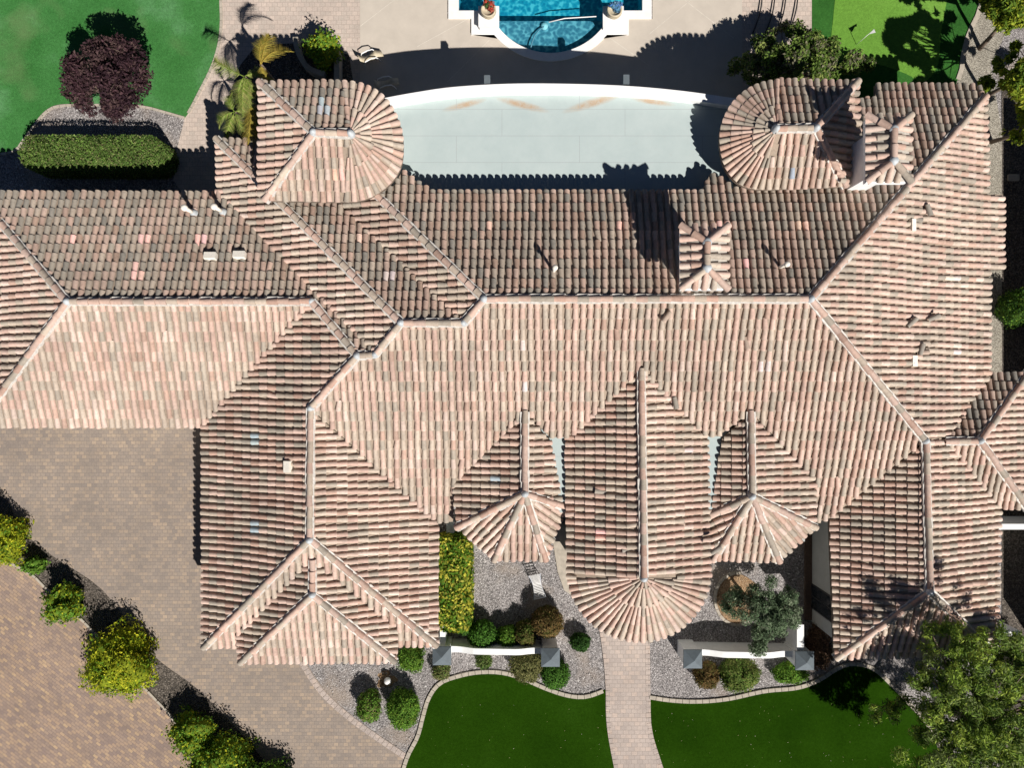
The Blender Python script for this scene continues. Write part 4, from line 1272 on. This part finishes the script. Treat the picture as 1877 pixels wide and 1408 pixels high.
# shrubs of the planting strip
sg = 'flowering shrubs in the driveway strip'
shrub(-6,992,46,40,1.4,GY,'yellow green shrub at the left edge of the driveway strip',61,group=sg,lumpy=.30,size=.075,trimmed=False)
shrub(60,1038,19,14,0.8,GRN,'small low green shrub second from the left in the driveway strip',62,group=sg,lumpy=.28,size=.08,trimmed=False)
shrub(112,1110,30,31,1.3,GRN+GY,'ragged mid green shrub in the strip between two yellow ones',63,group=sg,lumpy=.38,size=.085,trimmed=False)
shrub(213,1220,60,55,1.7,GY,'largest yellow flowered shrub in the middle of the driveway strip',64,group=sg,lumpy=.28,size=.075,trimmed=False)
shrub(348,1348,34,33,1.4,GRN+GY,'green shrub near the lower end of the driveway strip',65,group=sg,lumpy=.32,size=.075,trimmed=False)
shrub(402,1408,54,46,1.6,GRN+GY,'yellow green shrub cut by the bottom edge in the driveway strip',66,group=sg,lumpy=.30,size=.075,trimmed=False)
shrub(480,1470,62,50,1.8,GRN,'green shrub just below the bottom edge in the driveway strip',67,group=sg,lumpy=.28,size=.075,trimmed=False)

# palms behind the left turret
def palm(px, py, crown_z, fronds, label, seed):
    rng = random.Random(seed)
    top = W(px, py, crown_z); base = (top.x, top.y, 0)
    root = thing('palm', base, label, 'palm', 'palms behind the left turret')
    m = MB(); m.tube([base, (top.x+.02,top.y,crown_z*.5), tuple(top)], [.11,.08,.06], 8); m.build('trunk', M['bark'], root)
    for (ang, ln, rise, droop, cols) in fronds:
        a = R(ang); d = Vector((math.cos(a), math.sin(a), 0)); s = Vector((-d.y, d.x, 0))
        m = MB(); pts = []; side = rng.choice((-1,1))
        for k in range(15):
            t = k/14
            pts.append(top + d*(1.3*ln*t*(1-.12*t)) + s*(.25*ln*t*t*side) + Vector((0,0,rise*math.sin(t*2.0) - droop*1.5*t*t)))
        m.tube(pts, [.02*(1-k/18) for k in range(15)], 5, cols[0])
        for k in range(62):
            t = .10 + .90*k/62; i = min(13, int(t*14)); p = pts[i].lerp(pts[i+1], t*14-i) if i < 14 else pts[14]
            L_ = .52*ln/1.4*math.sin(math.pi*min(1,t*.85+.12))+.06
            for sg_ in (-1,1):
                dirv = (s*sg_*.9 + d*.75 + Vector((0,0,-.35+rng.uniform(-.25,.25)))).normalized()
                e = p + dirv*L_*rng.uniform(.8,1.15); wv = d*.0105
                cc = cols[rng.randrange(len(cols))]; f = rng.uniform(.8,1.2)
                m.add([tuple(p-wv), tuple(p+wv), tuple(e)], [(0,1,2)], tuple(x*f for x in cc))
        m.build('frond', M['leaf'], root)
GOLD = [(0.38,0.28,0.05),(0.46,0.36,0.08),(0.30,0.27,0.05)]
PG = [(0.20,0.28,0.05),(0.32,0.38,0.12),(0.15,0.22,0.03),(0.38,0.36,0.12)]
palm(478,118,4.5,[(70,1.2,.3,.5,GOLD),(95,1.0,.3,.4,GOLD),(-80,.7,.3,.7,GOLD),(50,1.1,.3,.6,GOLD)],'golden fronded palm, uppermost behind the left turret',71)
palm(448,140,4.0,[(160,1.4,.3,.5,PG),(-90,1.2,.3,.6,PG),(-60,.9,.3,.7,PG),(-120,1.0,.3,.7,PG),(20,.8,.3,.6,PG),(-75,1.1,.2,.5,PG)],'pale green palm in the middle of the group behind the left turret',72)
palm(430,205,3.1,[(200,.8,.3,.5,PG),(120,.8,.3,.5,PG),(-60,.9,.3,.6,PG),(250,.9,.2,.5,PG),(20,.7,.2,.5,PG)],'dark green palm lowest in the group behind the left turret',73)
palm(461,185,3.6,[(-85,1.5,.25,.3,GOLD),(-95,1.3,.2,.3,GOLD),(80,.6,.25,.5,GOLD)],'narrow golden palm frond hanging beside the turret eave',74)
# tall thin palm stems whose fronds cast hooked shadows
# ------------------------------------------------------------------ front garden walls and pillars
def pillar(px, py, label, seed, z=1.45, w=.40):
    p = W(px, py, z)
    root = thing('pillar', (p.x, p.y, 0), label, 'pillar', 'grey capped pillars of the front walls')
    m = MB(); m.box(p.x-w+.07, p.y-w+.07, 0, p.x+w-.07, p.y+w-.07, z-.05); m.build('shaft', M['stucco'], root)
    m = MB(); a = w
    v = [(p.x-a,p.y-a,z-.06),(p.x+a,p.y-a,z-.06),(p.x+a,p.y+a,z-.06),(p.x-a,p.y+a,z-.06),(p.x-a,p.y-a,z),(p.x+a,p.y-a,z),(p.x+a,p.y+a,z),(p.x-a,p.y+a,z),(p.x,p.y,z+.24)]
    m.add(v, [(0,3,2,1),(0,1,5,4),(1,2,6,5),(2,3,7,6),(3,0,4,7),(4,5,8),(5,6,8),(6,7,8),(7,4,8)]); m.build('cap', M['capgrey'], root)
    return p
p1 = pillar(810,1203,'leftmost grey capped pillar, under the eave corner of the left wing',1)
p2 = pillar(1009,1206,'grey capped pillar at the right end of the left front wall',2)
p3 = pillar(1270,1209,'grey capped pillar just right of the brick path',3)
p4 = pillar(1475,1212,'rightmost grey capped pillar, near the bedroom wall',4)
def gwall(pa, pb, z, w, label, wavy=True):
    m = MB(); n_ = 24
    a = Vector((pa[0], pa[1])); b_ = Vector((pb[0], pb[1])); d = b_-a; t = d.normalized(); s = Vector((-t.y, t.x))*w
    rows = []
    for i in range(n_+1):
        f = i/n_
        hump = .5-.5*math.cos(min(1, max(0, min(f, 1-f)*4.2-.25))*math.pi) if wavy else 0
        zz = z + hump*.22
        c = a + d*f
        rows.append([(c.x-s.x,c.y-s.y,0),(c.x-s.x,c.y-s.y,zz),(c.x+s.x,c.y+s.y,zz),(c.x+s.x,c.y+s.y,0)])
    v = [q for r_ in rows for q in r_]
    f_ = []
    for i in range(n_):
        for k in range(3): f_.append((i*4+k, i*4+k+1, (i+1)*4+k+1, (i+1)*4+k))
    f_.append((0,3,2,1)); f_.append((n_*4, n_*4+1, n_*4+2, n_*4+3))
    m.add(v, f_)
    o = m.build('garden_wall', M['stucco'], origin=((pa[0]+pb[0])/2, (pa[1]+pb[1])/2, 0))
    return tag(o, label, 'wall')
gwall((p1.x+.33, p1.y+.10), (p2.x-.33, p2.y+.10), .95, .13, 'low white stucco wall between the two pillars left of the path')
gwall((p3.x+.33, p3.y+.10), (p4.x-.33, p4.y+.10), .95, .13, 'low white stucco wall between the two pillars right of the path')
gwall((p1.x, p1.y+.33), (p1.x, p1.y+1.25), 1.1, .12, 'short white wall running back from the leftmost pillar', False)
gwall((p4.x-.12, p4.y+.33), (p4.x-.12, p4.y+1.5), 1.3, .15, 'short white wall running back from the rightmost pillar', False)
# right side garden walls
q = W(1832, 966, 1.8)
gwall((19.3, q.y), (24.0, q.y), 1.8, .12, 'white wall closing the side yard in the shade right of the lower wing', False)
q = W(1826, 1160, 2.2)
gwall((18.9, q.y), (21.3, q.y-.05), 2.2, .12, 'white wall stub below it, beside the feathery tree', False)
# neighbour's tall wall, just beyond the frame, whose shade fills the side yard
m = MB(); m.box(24.3, -13, 0, 24.7, 9.5, 4.1)
tag(m.build('boundary_wall', M['farwall'], origin=(24.5, -2, 0)), 'tall boundary wall just beyond the right edge shading the side yard', 'wall')

# ------------------------------------------------------------------ small garden objects
# bench chair with slats
c = W(985, 1074, .4)
root = thing('slatted_bench', (c.x, c.y, 0), 'blue grey slatted garden lounger standing on the gravel', 'lounger')
a_ = Vector((W(978,1046,.85)-W(990,1098,.35))); a_.z = 0; T = a_.normalized(); S = Vector((T.y,-T.x,0))
low = W(990,1098,.35)
m = MB(); prof = []
for k in range(19):
    t = k/18; y = t*1.25; z = .38 - .06*math.sin(t*3.1) + (max(0,t-.5)**1.6)*1.7
    wd = .27 - .09*math.sin(t*math.pi)
    prof.append((y, z, wd))
for k in range(18):
    y = (prof[k][0]+prof[k+1][0])/2; z = (prof[k][1]+prof[k+1][1])/2; wd = prof[k][2]
    d = (Vector((0,0,prof[k+1][1]-prof[k][1])) + T*(prof[k+1][0]-prof[k][0])).normalized()
    pp_ = Vector((low.x, low.y, 0)) + T*y + Vector((0,0,z))
    m.obox(pp_, S*wd, d*.019, d.cross(S)*.01)
m.build('slats', M['white'], root)
m = MB()
for sg_ in (-1,1):
    m.tube([Vector((low.x,low.y,0)) + T*y + S*sg_*wd + Vector((0,0,z-.02)) for (y,z,wd) in prof], .018, 6)
m.build('side_rail', M['metal'], root)
for (y, z) in ((.12,.38),(.85,.5)):
    for sg_ in (-1,1):
        m = MB(); b0 = Vector((low.x,low.y,0)) + T*y + S*sg_*.25
        m.tube([b0, b0+Vector((0,0,z))], .018, 6); m.build('leg', M['metal'], root)
# white curvy pool chairs
def poolchair(px, py, ang, label):
    c = W(px, py, .4)
    root = thing('pool_chair', (c.x, c.y, 0), label, 'chair', 'pale lounge chairs on the pool deck')
    T = Vector((math.cos(ang), math.sin(ang), 0)); S = Vector((-T.y, T.x, 0)); b0 = Vector((c.x,c.y,0))
    prof = [(-.45,.75),(-.33,.52),(-.2,.36),(0,.31),(.2,.38),(.33,.44),(.5,.30),(.6,.22)]
    m = MB()
    v = []
    for (y,z) in prof:
        for (sx, dz) in ((-1,0),(1,0),(1,-.04),(-1,-.04)):
            v.append(tuple(b0+T*y+S*sx*(.15)+Vector((0,0,z+dz))))
    f_ = []
    for i in range(len(prof)-1):
        for k in range(4): f_.append((i*4+k, i*4+(k+1)%4, (i+1)*4+(k+1)%4, (i+1)*4+k))
    f_ += [(0,3,2,1), tuple((len(prof)-1)*4+k for k in range(4))]
    m.add(v, f_, None, True); m.build('seat', M['terracotta'], root)
    for sg_ in (-1,1):
        m = MB(); m.tube([b0+T*y+S*sg_*.20+Vector((0,0,z)) for (y,z) in ((-.4,0),(-.35,.3),(-.25,.55),(0,.6),(.25,.52),(.35,.25),(.4,0))], .025, 7); m.build('arm_frame', M['white'], root)
poolchair(677, 104, R(25), 'pale curved lounge chair half in sun beside the paver edge')
poolchair(706, 152, R(15), 'pale curved lounge chair in the house shade near the left turret')
# pots by the pool
def pot(px, py, fl, label, gcol):
    ped = W(px, py+8, .45)
    r0 = thing('pedestal', (ped.x, ped.y, 0), label.replace('glazed pot with', 'square white pedestal under the pot with'), 'pedestal', 'pedestals at the pool corners')
    m = MB(); m.box(ped.x-.42, ped.y-.42, .07, ped.x+.42, ped.y+.42, .42); m.build('plinth', M['white'], r0)
    m = MB(); m.box(ped.x-.46, ped.y-.46, .42, ped.x+.46, ped.y+.46, .48); m.build('slab', M['white'], r0)
    c = (ped.x, ped.y+.06, .48)
    root = thing('flower_pot', c, label, 'flower pot', 'flower pots at the pool corners')
    m = MB(); m.lathe(c, [(.14,0),(.2,.02),(.31,.2),(.34,.32),(.30,.42),(.33,.46),(.33,.5),(.27,.5),(.25,.40),(.001,.39)], 22); m.build('pot', M['terracotta'], root)
    rng = random.Random(px); m = MB()
    leafcloud(m, [(c[0]+rng.gauss(0,.09), c[1]+.08+rng.gauss(0,.09), c[2]+.62+rng.gauss(0,.08), .13,.13,.12) for _ in range(8)], 420, .07, fl+gcol, rng, elong=2.2)
    m.build('flowers', M['leaf'], root)
pot(896, 22, [(.5,.05,.03),(.6,.08,.05),(.4,.12,.08)], 'glazed pot with red flowers at the left pool corner', [(.05,.12,.04)])
pot(1124, 22, [(.08,.22,.5),(.15,.32,.6),(.1,.25,.35)], 'glazed pot with blue grey plant at the right pool corner', [(.2,.34,.45)])
# pool cleaner with its hose
c = W(998, 47, -.3)
root = thing('pool_cleaner', tuple(c), 'white pool cleaner with a curved hose on the shallow shelf', 'pool cleaner')
m = MB(); m.lathe((c.x,c.y,-.36), [(.16,0),(.17,.08),(.1,.16),(.001,.18)], 14); m.build('body', M['white'], root)
m = MB(); m.tube([W(998,47,-.22), W(988,55,-.2), W(980,65,-.16), W(975,78,-.12), W(972,92,-.1)], .03, 8); m.build('hose', M['metal'], root)
m = MB(); m.tube([W(1006,40,-.04), W(1035,33,.0), W(1093,29.5,.05)], .022, 8)
tag(m.build('pool_pole', M['white'], origin=tuple(W(1050,32,0))), 'thin white pole lying across the pool', 'pole')
# black bars standing in for curved shadow lines on the top right pavers
for i, x in enumerate((1385, 1408, 1428, 1450)):
    b0 = W(x-6, 62, 0); b1 = W(x+10, -30, 0)
    m = MB(); pts = []
    for k in range(9):
        t = k/8; p = b0.lerp(b1, t); pts.append((p.x + .15*math.sin(t*3.14), p.y, .03+.10*math.sin(t*3.14)))
    m.tube(pts, .032, 6)
    tag(m.build('shadow_bar', M['black'], origin=tuple(b0)), ['leftmost', 'second from left', 'third from left', 'rightmost'][i] + ' of four black bars standing in for curved shadow lines above the bushy tree', 'shadow bar', 'curved shadow lines on the pavers')
# putting flag
c = W(1569, 82, 0)
root = thing('golf_flag', tuple(c), 'small white flag leaning on the putting green', 'golf flag')
m = MB(); m.tube([c, c+Vector((.12,.05,.9))], .012, 6); m.build('pole', M['white'], root)
m = MB(); f0 = c+Vector((.12,.05,.88)); m.add([tuple(f0), tuple(f0+Vector((.34,.1,-.04))), tuple(f0+Vector((.30,.28,-.1))), tuple(f0+Vector((0,0,-.25))), tuple(f0+Vector((0,.01,-.25))), tuple(f0+Vector((.30,.29,-.11)))], [(0,1,2,3),(0,4,5,1)]); m.build('flag', M['white'], root)
# globe lamp in the gravel
c = W(711, 1248, .25)
root = thing('globe_lamp', (c.x,c.y,0), 'white globe garden lamp on a rusty patch of soil', 'garden lamp')
m = MB(); m.tube([(c.x,c.y,0),(c.x,c.y,.2)], .05, 8); m.build('post', M['black'], root)
m = MB(); m.lathe((c.x,c.y,.32), [(.001,-.16),(.08,-.14),(.14,-.08),(.16,0),(.14,.08),(.08,.14),(.001,.16)], 16); m.build('globe', M['white'], root)
# soil patches (flush with the gravel)
def blob(name, px, py, rx, ry, z, mat, seed=0, wob_=.15):
    pts = []
    for k in range(28):
        a = 2*math.pi*k/28; r_ = 1+wob_*(math.sin(3*a+seed)*.5+math.sin(5*a+seed*2)*.4+math.sin(9*a)*.25)
        pts.append((px+rx*r_*math.cos(a), py+ry*r_*math.sin(a)))
    return sheet(name, pts, z, mat)
blob('soil', 708, 1246, 17, 15, .004, M['dirt'], 1, .35)
blob('soil', 1352, 1098, 40, 46, .03, M['dirt'], 2, .05)
ring = [(1352+42*math.cos(R(a)), 1098+48*math.sin(R(a))) for a in range(60, 300, 8)]
band('planter_edging', resample(ring, .3), .12, 0, .07, M['concrete'], joints=True)
# timber strip at the foot of the bedroom wall
m = MB(); m.box(W(1474,0,0).x, -10.6, 0, W(1487,0,0).x-.02, -5.6, .12)
tag(m.build('timber_planter', M['wood'], origin=(13.3,-8,0)), 'narrow brown timber planter along the foot of the bedroom wall', 'planter')
# utility box, stepping slab
c = W(826, 967, .5); root = thing('utility_box', (c.x,c.y,0), 'small grey utility box in the shade above the yellow hedge', 'utility box')
m = MB(); m.box(c.x-.16,c.y-.22,0,c.x+.16,c.y+.22,.5); m.build('cabinet', M['capgrey'], root)
m = MB(); m.box(c.x-.18,c.y-.24,.5,c.x+.18,c.y+.24,.54); m.build('lid', M['lead'], root)
m = MB(); c = W(1856,326,0); m.prism([(c.x+dx,c.y+dy) for dx,dy in ((-.22,-.15),(.22,-.15),(.25,-.12),(.25,.12),(.22,.15),(-.22,.15),(-.25,.12),(-.25,-.12))],0,.09)
tag(m.build('paving_slab', M['concrete'], origin=tuple(c)), 'single grey slab lying in the shaded right side yard', 'slab')
# planter walls behind the left turret
pts = smooth_line([(548,78),(550,95),(556,112),(566,128),(580,138),(600,144)], 4)
m_ = band('planter_wall', pts, .22, 0, .55, M['concrete'], kind=None)
tag(m_, 'low curved concrete planter wall in the shade above the left turret', 'planter wall')
m = MB(); a = W(612,92,.6); b_ = W(622,190,.6); m.box(a.x,b_.y,0,b_.x,a.y,.6)
tag(m.build('planter_wall', M['concrete'], origin=(a.x,a.y,0)), 'straight low wall beside the curved planter above the left turret', 'planter wall')
# barbecue grill casting the square shadow
c = W(604,72,1.0)
# leaf litter on the turf: uncountable
rng = random.Random(5); m = MB()
for _ in range(110):
    if rng.random() < .35: px, py = rng.uniform(790,1105), rng.uniform(1290,1408)
    else: px, py = rng.uniform(1200,1720), rng.uniform(1290,1420)
    c = W(px, py, .045); a = rng.uniform(0,6.28); s_ = rng.uniform(.006,.016)
    T = Vector((math.cos(a), math.sin(a), rng.uniform(-.2,.2)))*s_*1.6; S = Vector((-math.sin(a), math.cos(a), 0))*s_*.6
    m.add([tuple(c-T), tuple(c+S), tuple(c+T), tuple(c-S)], [(0,1,2,3)], rng.choice([(.35,.38,.12),(.45,.4,.2),(.6,.55,.4)]))
tag(m.build('leaf_litter', M['tinted']), 'tiny fallen leaves scattered over the front turf', 'fallen leaves', kind='stuff')
# loose stones of the gravel beds: uncountable
def pip(x, y, poly):
    ins = False; n = len(poly)
    for i in range(n):
        (x0,y0),(x1,y1) = poly[i], poly[(i+1)%n]
        if (y0 > y) != (y1 > y) and x < (x1-x0)*(y-y0)/(y1-y0)+x0: ins = not ins
    return ins
lawns = [ll + [(1117,1330),(1132,1420),(1150,1500),(780,1500)], [(1190,1278)] + rl + [(1800,1500),(1240,1500),(1213,1415),(1193,1340)]]
drv = [(-60,700),(552,700)] + drive_e + [(-60,1500)]
m = MB(); k = 0
while k < 4200:
    px, py = rng.uniform(552, 1660), rng.uniform(960, 1400)
    if pip(px, py, drv) or pip(px, py, lawns[0]) or pip(px, py, lawns[1]) or (1095 < px < 1215 and py > 1120): continue
    c = W(px, py, .012); s_ = rng.uniform(.014, .045); f = rng.choice([.22,.3,.38,.48,.62,.8])*rng.uniform(.85,1.1)
    a = rng.uniform(0, 6.28); ca, sa = math.cos(a)*s_, math.sin(a)*s_; e = rng.uniform(.55,.9)
    pts_ = [(c.x+ca,c.y+sa,c.z),(c.x-sa*e,c.y+ca*e,c.z),(c.x-ca,c.y-sa,c.z),(c.x+sa*e,c.y-ca*e,c.z),(c.x+ca*.1,c.y+sa*.1,c.z+s_*.7),(c.x,c.y,c.z-s_*.4)]
    m.add(pts_, [(0,1,4),(1,2,4),(2,3,4),(3,0,4),(1,0,5),(2,1,5),(3,2,5),(0,3,5)], (f, f*.95, f*.92)); k += 1
tag(m.build('pebbles', M['tinted']), 'pale and dark loose stones in the front gravel beds', 'pebbles', kind='stuff')
for o in bpy.data.objects:
    if '_wloc' in o: del o['_wloc']
